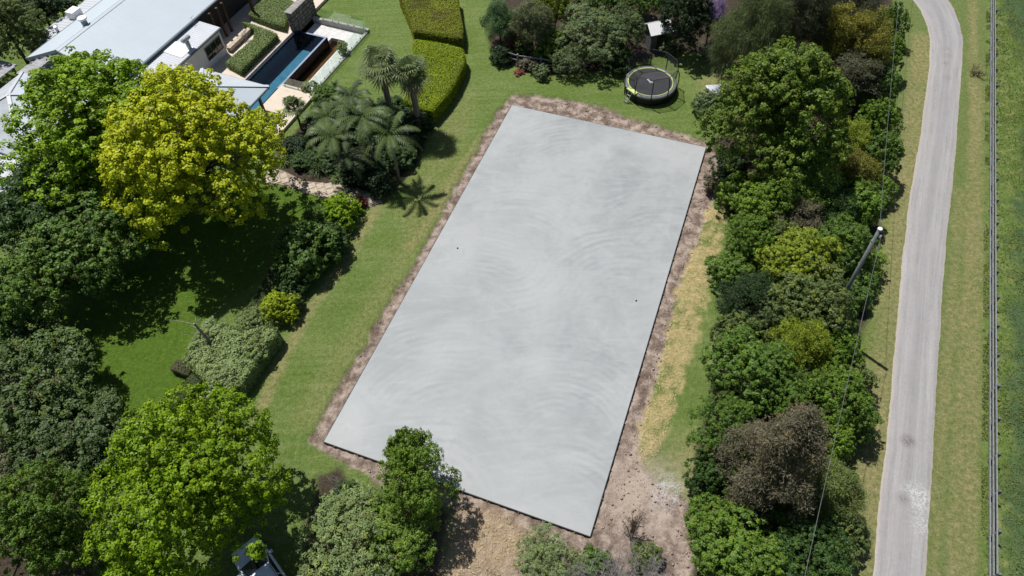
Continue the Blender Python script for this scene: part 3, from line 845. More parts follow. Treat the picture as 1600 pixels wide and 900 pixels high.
# --- main house: long gable, ridge along u
house = thing('house', 'long house with pale blue-grey metal gable roof and white side wing by the pool', 'house', uv(3, -12, 0))
u0, u1 = -8.1, 16.0
zr, ze = 5.6, 3.55
vr, vl, vt = -12.35, -17.3, -6.75
obj('roof_slope', ribbed(uv(u0, vt, ze), uv(u1, vt, ze), uv(u1, vr, zr), uv(u0, vr, zr), 0.6, 0.002), 'roof', house)
obj('roof_slope', ribbed(uv(u0, vl, ze), uv(u1, vl, ze), uv(u1, vr, zr), uv(u0, vr, zr), 0.6, 0.002), 'roof', house)
m = MB()
for sg, vv in ((1, vt), (-1, vl)):
    d = uv(u0, vv, ze) - uv(u0, vr, zr); d /= np.linalg.norm(d)
    a, b = uv(u0, vr, zr), uv(u1, vr, zr)
    nn = np.cross(d, HU) * (1 if np.cross(d, HU)[2] > 0 else -1)
    m.add([a + nn * 0.03, b + nn * 0.03, b + d * 0.28 + nn * 0.03, a + d * 0.28 + nn * 0.03], [(0, 1, 2, 3) if sg < 0 else (3, 2, 1, 0)])
obj('ridge_cap', m, 'roof', house)
for vv, sg in ((vt, 1), (vl, -1)):
    obj('gutter', MB().uvbox(u0, u1, min(vv, vv + sg * 0.14), max(vv, vv + sg * 0.14), ze - 0.16, ze - 0.02), 'fascia', house)
    a, b = uv(u0 - 0.03, vr, zr - 0.12), uv(u0 - 0.03, vv, ze - 0.12)
    obj('barge_board', MB().bar(a, b, 0.06, 0.26), 'fascia', house)
# walls and open dark gable end
obj('wall', MB().uvbox(-5.6, 15.6, -16.5, -7.6, -0.1, 3.5), 'darkwall', house)
gm = MB().add([uv(-5.62, -16.5, 3.3), uv(-5.62, -7.6, 3.3), uv(-5.62, vr, 5.3)], [(0, 1, 2)])
obj('gable_glazing', gm, 'glassdark', house)
for k, (a, b) in enumerate([((-14.6, 1.0), (-14.6, 4.3)), ((-12.35, 3.9), (-12.35, 5.2)), ((-10.2, 3.0), (-10.2, 4.4))]):
    obj('gable_beam', MB().bar(uv(-5.75, *a), uv(-5.75, *b), 0.28 if k == 0 else 0.14, 0.1), 'wallwhite', house)
obj('gable_beam', MB().bar(uv(-5.75, -15.2, 3.55), uv(-5.75, -8.4, 3.55), 0.1, 0.12), 'wallwhite', house)
obj('gable_post', MB().bar(uv(-7.5, -14.6, -0.1), uv(-7.5, -14.6, 4.45), 0.2, 0.2), 'wallwhite', house)
# ridge vent
vp = uv(-4.05, -12.85, 0)
vent = obj('roof_vent', MB().lathe([(0.27, 5.1), (0.27, 5.95)], vp, 16), 'roof_old', house, True)
obj('vent_cap', MB().lathe([(0.40, 5.98), (0.44, 6.06), (0.40, 6.14), (0.05, 6.2)], vp, 16), 'white', vent)
# white skillion wing in front (window towards the pool)
obj('wing_wall', MB().uvbox(-8, 2.45, -7.5, -4.3, -0.1, 2.92), 'wallwhite', house)
obj('wing_roof', ribbed(uv(-8, -4.18, 3.02), uv(2.6, -4.18, 3.02), uv(2.6, -7.4, 3.22), uv(-8, -7.4, 3.22), 0.26, 0.02), 'roof_white', house)
obj('wing_gutter', MB().uvbox(-8, 2.6, -4.17, -4.07, 2.86, 2.99), 'frame', house)
window(house, uv(1.05, -4.3, 1.72), HU, 2.2, 1.25, HV, 3)
obj('skylight', MB().plate([uv(-2.6, -4.5, 3.08), uv(-0.9, -4.5, 3.08), uv(-0.9, -6.7, 3.235), uv(-2.6, -6.7, 3.235)], 0.03), 'white', house)
fp = uv(-1.2, -4.7, 3.1)
fl = obj('flue', MB().lathe([(0.2, -0.05), (0.2, 0.75)], fp, 12), 'roof_old', house, True)
obj('flue_cowl', MB().tube([fp + HU * 0.45 + Z3 * 0.95, fp + Z3 * 1.0, fp - HU * 0.45 + Z3 * 0.95], [0.2, 0.26, 0.2], 10), 'roof_old', fl, True)
an = uv(2.0, -6.6, 3.2)
obj('aerial', MB().tube([an, an + Z3 * 0.7], 0.02, 5).tube([an + Z3 * 0.7 - HU * 0.3, an + Z3 * 0.7 + HU * 0.3], 0.015, 4), 'steel', house)
# lean-to on the far side
obj('lean_to_wall', MB().uvbox(-4.4, 15.5, -20.2, -16.52, -0.1, 2.55), 'wallwhite', house)
obj('lean_to_roof', ribbed(uv(-4.8, -20.6, 2.6), uv(15.8, -20.6, 2.6), uv(15.8, -16.9, 3.1), uv(-4.8, -16.9, 3.1), 0.42, 0.03), 'roof_white', house)
bxp = uv(-0.6, -18.9, 2.85)
obj('rooftop_unit', MB().box(bxp + Z3 * 0.35, (0.55, 0.45, 0.38), (HU, HV, Z3)), 'white', house)
fx_ = uv(-3.2, -18.7, 2.85)
obj('lean_to_flue', MB().lathe([(0.14, 0), (0.14, 0.5), (0.24, 0.52), (0.24, 0.62), (0.02, 0.7)], fx_, 12), 'steel', house)
# veranda posts beyond the wing
for k, (uu, vv) in enumerate([(3.6, -6.2), (4.6, -6.15), (5.5, -6.2), (8.2, -5.2)]):
    obj('veranda_post', MB().uvbox(uu, uu + 0.22, vv, vv + 0.22, 0.28, 3.4), 'timber_dark', house)
obj('veranda_floor', MB().uvbox(2.47, 15.5, -7.58, -4.36, -0.1, 0.296), 'cream', house)

# --- pyramid-roofed pavilions
def hipped(name, label, ua, ub, va, vb, z_e, z_a, mats, wall_in=0.7, walls=True, posts=False, capmat='roof_white'):
    t = thing(name, label, 'building', uv((ua + ub) / 2, (va + vb) / 2, 0))
    A = uv((ua + ub) / 2, (va + vb) / 2, z_a)
    cs = [uv(ua, va, z_e), uv(ub, va, z_e), uv(ub, vb, z_e), uv(ua, vb, z_e)]
    for i in range(4):
        p, q_ = cs[i], cs[(i + 1) % 4]
        obj('roof_face', MB().plate([p, q_, A], 0.07), mats[i], t)
        obj('gutter', MB().bar(p * 1 - Z3 * 0.1, q_ - Z3 * 0.1, 0.12, 0.14), 'fascia', t)
        d = cs[i] - A
        obj('hip_cap', MB().bar(A + Z3 * 0.03, cs[i] + Z3 * 0.03, 0.3, 0.03), capmat, t)
    if walls: obj('wall', MB().uvbox(ua + wall_in, ub - wall_in, va + wall_in, vb - wall_in, -0.1, z_e - 0.05), 'wallwhite', t)
    if posts:
        for a, b in ((ua + .5, va + .5), (ub - .75, va + .5), (ub - 1.0, vb - .8), (ua + .5, vb - .8)):
            obj('post', MB().uvbox(a, a + .2, b, b + .2, 0.26, z_e - 0.05), 'timber_dark', t)
    return t
hipped('hip_roofed_wing', 'grey metal pyramid-roofed house wing behind the big green tree at the left edge', -17.9, -9.15, -17.3, -8.55, 2.8, 4.75, ['roof_old', 'roof', 'roof', 'roof_old'])
pav = hipped('pool_pavilion', 'pavilion with pale pyramid roof on dark posts over the end of the pool', -10.2, -3.05, -2.05, 5.1, 2.85, 4.55, ['roof', 'roof_white', 'roof', 'roof'], walls=False, posts=True, capmat='roof')
flr = thing('flat_roofed_link', 'low dark grey flat-roofed link between the gable house and the pyramid wing', 'building', uv(-8.4, -15, 0))
obj('wall', MB().uvbox(-9.0, -6.3, -18.2, -9.5, -0.1, 2.2), 'darkwall', flr)
obj('roof', ribbed(uv(-9.1, -18.5, 2.3), uv(-6.2, -18.5, 2.3), uv(-6.2, -9.2, 2.45), uv(-9.1, -9.2, 2.45), 0.4, 0.02), 'roof_grey', flr)
grl = thing('carport', 'brownish grey low metal roof at the left edge beside the dark tree', 'carport', uv(-11, -20.5, 0))
obj('roof', ribbed(uv(-14, -24, 2.4), uv(-8.3, -24, 2.4), uv(-8.3, -18.9, 2.6), uv(-14, -18.9, 2.6), 0.4, 0.02), 'roof_grey', grl)
for a, b in ((-13.6, -23.6), (-8.7, -23.6), (-8.7, -19.4), (-13.6, -19.4)):
    obj('post', MB().uvbox(a, a + .12, b, b + .12, -0.05, 2.4), 'frame', grl)
w2 = thing('low_white_wing', 'low white-roofed house wing at the left edge below the pyramid roof', 'building', uv(-20, -10, 0))
obj('wall', MB().uvbox(-24, -18.4, -15, -7.9, -0.1, 2.3), 'wallwhite', w2)
obj('roof', ribbed(uv(-20.1, -15.5, 2.62), uv(-20.1, -7.4, 2.5), uv(-18.1, -7.5, 2.75), uv(-18.1, -15.5, 2.8), 0.5, 0.02), 'roof_white', w2)
obj('roof', ribbed(uv(-24.5, -15.5, 2.2), uv(-24.5, -7.4, 2.0), uv(-20.15, -7.4, 2.46), uv(-20.15, -15.5, 2.6), 0.5, 0.02), 'roof', w2)

# --- pool with vanishing edge
pu0, pu1, pv0, pv1 = -6.2, 7.95, 0.12, 3.45
pool = thing('swimming_pool', 'long dark-tiled swimming pool with a vanishing edge beside cream paving', 'pool', uv(1, 1.8, 0))
obj('pool_floor', MB().uvbox(pu0, pu1, pv0, 1.3, -1.75, -1.45), 'deeptile', pool)
obj('pool_ledge', MB().uvbox(pu0, 6.6, 1.3, pv1 - 0.22, -1.75, -0.75), 'tealtile', pool)
obj('pool_ledge', MB().uvbox(6.6, pu1, 1.3, pv1 - 0.22, -1.75, -1.42), 'deeptile', pool)
obj('pool_wall', MB().uvbox(pu0 - .1, pu1 + 0.2, pv0 - 0.3, pv0, -1.75, 0.306), 'blacktile', pool)
obj('pool_wall', MB().uvbox(pu1, pu1 + 0.22, pv0, pv1, -1.75, 0.20), 'blacktile', pool)
obj('pool_wall', MB().uvbox(pu0 - .2, pu1 + 0.22, pv1 - 0.22, pv1, -1.75, 0.20), 'blacktile', pool)
obj('pool_rim', MB().uvbox(-0.4, pu1 + 0.2, pv1 - 0.21, pv1 - 0.01, 0.2, 0.222), 'rimtile', pool)
obj('pool_rim', MB().uvbox(pu1 + 0.01, pu1 + 0.2, 0.9, pv1 - 0.22, 0.2, 0.222), 'rimtile', pool)
obj('water', MB().uvbox(pu0, pu1, pv0, pv1 - 0.22, 0.19, 0.205), 'water', pool)
# terrace round the vanishing edge: catch basin, white floor, retaining walls
terr = thing('catch_basin', 'brown-watered catch basin with white terrace floor and low walls below the pool edge', 'basin', uv(5, 5, 0))
obj('basin_floor', MB().uvbox(0.3, 8.8, 3.45, 5.05, -1.4, -1.0), 'sandpave', terr)
obj('basin_water', MB().uvbox(0.3, 8.8, 3.46, 5.04, -0.62, -0.6), 'pondwater', terr)
obj('terrace_floor', MB().uvbox(0.3, 10.6, 5.05, 6.5, -1.4, -0.25), 'whitepave', terr)
obj('terrace_floor', MB().uvbox(8.8, 10.6, 0.5, 5.05, -1.4, -0.25), 'whitepave', terr)
obj('terrace_floor', MB().uvbox(8.18, 8.8, 0.5, 3.45, -1.4, -0.25), 'whitepave', terr)
obj('retaining_wall', MB().uvbox(10.45, 10.8, 0.3, 6.75, -1.4, 0.28), 'coping', terr)
obj('retaining_wall', MB().uvbox(0.3, 10.45, 6.5, 6.75, -1.4, 0.1), 'coping', terr)
# cream deck, L-shaped
deck = thing('pool_deck', 'cream raised stone deck at the near end of the pool beside the fan palm', 'deck', uv(-3, 5, 0))
obj('deck_top', MB().uvbox(-6.45, -0.45, pv1 + 0.004, 6.2, -1.2, 0.29), 'cream', deck)
obj('deck_top', MB().uvbox(-6.45, 0.28, 6.2, 7.1, -1.2, 0.30), 'cream', deck)
obj('deck_top', MB().uvbox(-0.45, 0.28, pv1 + 0.004, 6.2, -1.2, 0.30), 'cream', deck)
obj('deck_face', MB().uvbox(-6.52, -6.455, pv1, 7.1, -0.2, 0.24), 'timber_dark', deck)
# glass pool fence
gf = thing('glass_pool_fence', 'frameless clear glass pool fence along the low white wall by the lawn', 'fence', uv(6, 6.6, 0))
for k in range(6):
    a = 0.5 + k * 1.68
    p_ = obj('glass_panel', MB().uvbox(a, a + 1.6, 6.60, 6.615, 0.14, 1.25), 'glass', gf)
    for e in (0.3, 1.3): obj('spigot', MB().uvbox(a + e - .03, a + e + .03, 6.575, 6.64, 0.1, 0.26), 'steel', p_)
for k in range(3):
    a = 1.2 + k * 1.8
    p_ = obj('glass_panel', MB().uvbox(10.60, 10.615, a, a + 1.72, 0.32, 1.4), 'glass', gf)
    for e in (0.3, 1.4): obj('spigot', MB().uvbox(10.575, 10.64, a + e - .03, a + e + .03, 0.28, 0.44), 'steel', p_)
for a in (3.5, 4.95):
    p_ = obj('glass_panel', MB().uvbox(0.1, 0.115, a, a + 1.4, 0.32, 1.3), 'glass', gf)
    obj('spigot', MB().uvbox(0.08, 0.14, a + .3, a + .36, 0.3, 0.44), 'steel', p_)

# rubble stone wall at the far end of the pool
sw = thing('stone_wall', 'tall rubble stone wall with flat capstones at the far end of the pool', 'wall', uv(9, 0, 0))
su0, su1, sv0, sv1, sh = 7.75, 11.6, -0.55, 0.12, 2.35
obj('core', MB().uvbox(su0 + .05, su1 - .05, sv0 + .05, sv1 - .05, -0.1, sh - 0.12), 'mortar', sw)
rs = random.Random(3)
def stone_mesh(seed):
    r_ = random.Random(seed)
    m = MB()
    n8 = 7
    vs = []
    for k in range(n8):
        a = 2 * PI * k / n8
        sq = 1 / max(abs(math.cos(a)), abs(math.sin(a)))
        rr = (0.75 + 0.25 * sq) * r_.uniform(.86, 1.05)
        vs.append((rr * math.cos(a) * 0.5, 0.0, rr * math.sin(a) * 0.5))
    fr = [(x * .82, 1.0 * r_.uniform(.7, 1.1), z * .82) for x, y, z in vs]
    m.add(vs + fr, [(i, (i + 1) % n8, n8 + (i + 1) % n8, n8 + i) for i in range(n8)] + [tuple(range(n8, 2 * n8))])
    me = m.mesh('stone'); me.materials.append(MAT['stone'])
    return me
stones = [stone_mesh(i) for i in range(6)]
def stone_face(base, along, out, L, Hh, cw, ch):
    z = 0.0; row = 0
    while z < Hh - 0.08:
        hh = min(ch * rs.uniform(.75, 1.3), Hh - z)
        x = 0.0
        while x < L - 0.05:
            ww = min(cw * rs.uniform(.6, 1.5), L - x)
            o = bpy.data.objects.new('stone', rs.choice(stones)); C.objects.link(o); o.parent = sw
            p = base + along * (x + ww / 2) + Z3 * (z + hh / 2)
            mat = Matrix.Identity(4)
            for i in range(3):
                mat[i][0] = along[i] * ww * 1.02; mat[i][1] = out[i] * 0.07; mat[i][2] = (0, 0, hh * 1.02)[i]
                mat[i][3] = (p - origin(sw))[i]
            o.matrix_local = mat
            x += ww
        z += hh; row += 1
stone_face(uv(su0, sv1 - .05, 0), HU, HV, su1 - su0, sh - .12, 0.55, 0.36)
stone_face(uv(su0 + .05, sv0, 0), HV, -HU, sv1 - sv0, sh - .12, 0.42, 0.36)
x = su0 - 0.06
while x < su1:
    w = min(rs.uniform(.7, 1.1), su1 + .06 - x)
    obj('capstone', MB().uvbox(x, x + w - 0.015, sv0 - .06, sv1 + .08, sh - .12 + rs.uniform(0, .01), sh + rs.uniform(-.01, .02)), 'stonecap', sw)
    x += w

# low stone planter wall by the wing
pl = thing('planter_wall', 'low sandstone planter wall between the white wing and the clipped hedge', 'wall', uv(4.5, -4.2, 0.3))
obj('core', MB().uvbox(2.6, 6.4, -4.30, -3.98, 0.3, 0.78), 'mortar', pl)
x = 2.55
while x < 6.4:
    w = min(rs.uniform(.5, .9), 6.45 - x)
    obj('block', MB().uvbox(x, x + w - .02, -4.36, -3.92, 0.52, 0.84), 'sandpave', pl); obj('block', MB().uvbox(x, x + w - .03, -4.34, -3.94, 0.3, 0.51), 'stone', pl)
    x += w

# ================================================================== VEGETATION
def crown_mesh(seed, Rr, RZ, zc, lobes=26, lobe=0.34, clumps=26, clump=0.22, nleaf=22, leaf=(0.20, 0.13), style='broad', young=0.35, dryp=0.02, low=-0.45, fill=0.5, cone=0.0):
    """foliage: lobes of the crown > twig clumps > single leaves; returns mesh and lobe centres"""
    rng = np.random.default_rng(seed)
    d = unit(rng.normal(size=(lobes * 4, 3)))
    d = d[d[:, 2] > low]
    # keep directions apart
    mind = 1.5 / math.sqrt(lobes)
    kept = []
    for v in d:
        if all(np.linalg.norm(v - k) > mind for k in kept): kept.append(v)
        if len(kept) >= lobes: break
    d = np.array(kept)
    nl = len(d)
    lr = lobe * rng.uniform(0.75, 1.2, nl)
    rad = (1 - lr * 0.95) * rng.uniform(0.68, 1.12, nl)
    lc = d * rad[:, None]
    # inner lobes so that the crown is not hollow
    ni = max(2, int(nl * fill))
    lc = np.vstack([lc, unit(rng.normal(size=(ni, 3))) * rng.uniform(0.1, 0.5, (ni, 1))])
    lr = np.concatenate([lr, lobe * rng.uniform(.8, 1.1, ni)])
    d = unit(lc + 1e-6)
    nl = len(lc)
    cnt = np.maximum(3, (clumps * (lr / lobe) ** 2).astype(int))
    li = np.repeat(np.arange(nl), cnt)
    cd = unit(rng.normal(size=(len(li), 3)) + 0.75 * d[li] + [0, 0, 0.35])
    cp = lc[li] + cd * lr[li][:, None] * (rng.uniform(0.60, 1.04, (len(li), 1)) + 0.10 * rng.exponential(0.6, (len(li), 1)))
    S = np.array([Rr, Rr, RZ])
    if cone:
        kz = 1 + cone * 0.35 - cone * np.clip((cp[:, 2:3] + 1) / 2, 0, 1.05)
        cp[:, :2] *= kz
        lc[:, :2] *= 1 + cone * 0.35 - cone * np.clip((lc[:, 2:3] + 1) / 2, 0, 1)
    cp = cp * S
    ct = rng.random(len(li)) * 0.55 + 0.2 + 0.25 * (rng.random(nl)[li] - 0.5)
    cy = (rng.random(len(li)) < young) * rng.uniform(0.3, 1.0, len(li)) * np.clip((0.45 if young > 0.8 else 0.55) + (0.85 if young > 0.8 else 0.6) * cp[:, 2] / RZ, 0.02, 1)
    cdry = (rng.random(len(li)) < dryp) * rng.uniform(0.4, 1.0, len(li))
    ki = np.repeat(np.arange(len(li)), nleaf)
    n = len(ki)
    dome = unit(rng.normal(size=(n, 3)) + cd[ki] * 0.55 + [0, 0, 0.45])
    csz = rng.uniform(0.65, 1.25, len(li))[ki][:, None]
    off = dome * rng.uniform(0.45, 1.05, (n, 1)) * clump * csz * np.array([1, 1, 0.8])
    if style in ('needle', 'spray'): off = rng.normal(size=(n, 3)) * clump * np.array([0.62, 0.62, 0.42])
    P = cp[ki] + off
    P[:, 2] += zc
    nd = unit(cd[ki] * 0.25 + [0, 0, 0.30] + dome * 0.8 + rng.normal(size=(n, 3)) * 0.33)
    L = leaf[0] * rng.uniform(0.65, 1.25, n); W = leaf[1] * rng.uniform(0.7, 1.2, n)
    T = None
    if style == 'needle':
        T = cd[ki] * 0.5 + rng.normal(size=(n, 3)) * 0.35 + [0, 0, -0.75]
        nd = rng.normal(size=(n, 3))
    elif style == 'spray':
        T = unit(off + 1e-6) + rng.normal(size=(n, 3)) * 0.4
    ok = P[:, 2] > 0.03
    P, nd, L, W, ki = P[ok], nd[ok], L[ok], W[ok], ki[ok]
    if T is not None: T = T[ok]
    V, Q = leaves(P, nd, L, W, rng, T)
    t = np.stack([np.clip(ct[ki] + rng.normal(size=len(ki)) * 0.13, 0, 1), cy[ki], cdry[ki]], 1)
    me = fast_mesh('crown', V, Q, np.repeat(t, 4, 0))
    return me, lc * S + [0, 0, zc]

def trunk_mesh(seed, lc, H, r0, zfork, multi=1, mat='bark'):
    rr = random.Random(seed)
    m = MB()
    top = np.array([0, 0, H * 0.72])
    if multi == 1:
        pts = [np.array([0, 0, -0.1])]
        for k in range(1, 6):
            t = k / 5
            pts.append(np.array([rr.uniform(-1, 1) * r0 * 0.8 * t, rr.uniform(-1, 1) * r0 * 0.8 * t, H * 0.72 * t]))
        m.tube(pts, [r0 * (1.25 if k == 0 else 1) * (1 - 0.75 * k / 5) for k in range(6)], 8)
        starts = [pts[2], pts[3], pts[4]]
    else:
        starts = []
        for k in range(multi):
            a = 2 * PI * k / multi + rr.random()
            e = np.array([math.cos(a) * H * 0.13, math.sin(a) * H * 0.13, H * 0.45])
            m.tube([np.array([math.cos(a) * r0, math.sin(a) * r0, -0.05]), e * [0.4, 0.4, 0.5], e], [r0 * .6, r0 * .45, r0 * .3], 5)
            starts.append(e)
    ids = list(range(len(lc))); rr.shuffle(ids)
    for i in ids[:16]:
        c = lc[i]
        s = min(starts, key=lambda q: np.linalg.norm(q - c) + (2 if q[2] > c[2] else 0))
        mid = s + (c - s) * 0.5 + np.array([rr.uniform(-.1, .1), rr.uniform(-.1, .1), 0.06]) * np.linalg.norm(c - s)
        m.tube([s, mid, c], [r0 * .33, r0 * .22, r0 * .07], 5)
    me = m.mesh('trunk', smooth=True); me.materials.append(MAT[mat])
    return me

VAR = {}
def variant(key, seed, Rr, H, zc, RZ, trunk=0.2, multi=1, leafm='leaf', bark='bark', **kw):
    cm, lc = crown_mesh(seed, Rr, RZ, zc, **kw)
    cm.materials.append(MAT[leafm])
    VAR[key] = (cm, trunk_mesh(seed, lc, H, trunk, zc - RZ, multi, bark), Rr, H, zc)
# big deciduous trees with distinct bright leaf clumps
for k in range(3):
    variant(f'maple{k}', 10 + k, 5.6, 10.0, 5.6, 4.4, 0.28, lobes=48, lobe=0.26, clumps=30, clump=0.29, nleaf=34, leaf=(0.17, 0.13), young=0.30)
variant('maple3', 14, 5.6, 11.0, 6.0, 5.2, 0.28, lobes=50, lobe=0.27, clumps=30, clump=0.29, nleaf=34, leaf=(0.17, 0.13), young=0.25, cone=0.55, low=-0.7)
variant('goldmaple', 15, 5.6, 11.0, 6.0, 5.0, 0.28, lobes=48, lobe=0.26, clumps=30, clump=0.29, nleaf=34, leaf=(0.17, 0.13), young=0.92, cone=0.3)
for k in range(3):
    variant(f'broad{k}', 30 + k, 3.0, 6.0, 3.3, 2.7, 0.16, lobes=28, lobe=0.32, clumps=26, clump=0.21, nleaf=26, leaf=(0.14, 0.10), young=0.25)
for k in range(2):
    variant(f'fine{k}', 50 + k, 2.4, 4.5, 2.35, 2.1, 0.14, lobes=26, lobe=0.33, clumps=30, clump=0.2, nleaf=26, leaf=(0.13, 0.055), style='spray', young=0.12, dryp=0.04)
for k in range(2):
    variant(f'loose{k}', 60 + k, 3.0, 5.0, 2.7, 2.3, 0.14, 1, lobes=30, lobe=0.32, clumps=26, clump=0.22, nleaf=22, leaf=(0.15, 0.075), young=0.2, dryp=0.04, fill=0.3)
for k in range(2):
    variant(f'casuarina{k}', 70 + k, 3.4, 9.5, 5.2, 4.6, 0.2, lobes=34, lobe=0.30, clumps=30, clump=0.34, nleaf=30, leaf=(0.5, 0.030), style='needle', young=0.12, dryp=0.06, low=-0.8)
variant('conifer', 77, 3.2, 10.0, 5.0, 5.0, 0.2, lobes=40, lobe=0.28, clumps=30, clump=0.3, nleaf=30, leaf=(0.22, 0.05), style='spray', young=0.15, dryp=0.14, low=-0.9, cone=0.85)
for k in range(2):
    variant(f'wattle{k}', 80 + k, 2.4, 7.0, 4.2, 2.9, 0.16, lobes=30, lobe=0.32, clumps=26, clump=0.26, nleaf=24, leaf=(0.24, 0.045), style='spray', young=0.3, dryp=0.14)
for k in range(3):
    variant(f'shrub{k}', 90 + k, 1.5, 2.4, 1.05, 1.35, 0.08, 4, lobes=20, lobe=0.38, clumps=22, clump=0.15, nleaf=24, leaf=(0.11, 0.075), young=0.22, low=-0.7)
for k in range(2):
    variant(f'bush{k}', 100 + k, 0.7, 1.0, 0.42, 0.58, 0.04, 4, lobes=11, lobe=0.45, clumps=12, clump=0.12, nleaf=18, leaf=(0.11, 0.06), young=0.2, low=-0.7)

COL = dict(bright=(0.178, 0.292, 0.008), gold=(0.335, 0.400, 0.013), oak=(0.118, 0.182, 0.022), leftolive=(0.080, 0.128, 0.034), green=(0.108, 0.188, 0.026), mid=(0.090, 0.165, 0.027), dark=(0.048, 0.098, 0.022), deep=(0.027, 0.055, 0.017),
           olive=(0.120, 0.165, 0.048), grey=(0.125, 0.175, 0.072), yellow=(0.205, 0.265, 0.025), brown=(0.150, 0.135, 0.085), casu=(0.125, 0.155, 0.072), casud=(0.078, 0.086, 0.050), bronze=(0.185, 0.185, 0.032),
           pale=(0.235, 0.305, 0.125), purple=(0.24, 0.18, 0.42), pink=(0.30, 0.13, 0.10), blueg=(0.100, 0.180, 0.075), lime=(0.27, 0.35, 0.012), red=(0.20, 0.055, 0.045), white=(0.75, 0.74, 0.72), apple=(0.140, 0.230, 0.030), sage=(0.175, 0.235, 0.085))
prand = random.Random(11)
def plant(name, label, cat, var, px, py, r, h, col, group=None, rot=None):
    cm, tm, Rr, Hv, zc = VAR[var]
    sz = h / Hv
    P = g(px, py, zc * sz)
    Rw = r / ppm(P)
    s = Rw / Rr
    t = thing(name, label, cat, (P[0], P[1], 0), group)
    t.rotation_euler = (0, 0, prand.uniform(0, 2 * PI) if rot is None else rot)
    t.scale = (s, s, sz)
    o = obj('trunk', tm, None, t)
    c = obj('crown', cm, None, t)
    k = prand.uniform(0.93, 1.07)
    c.color = (COL[col][0] * k, COL[col][1] * k, COL[col][2], 1)
    return t

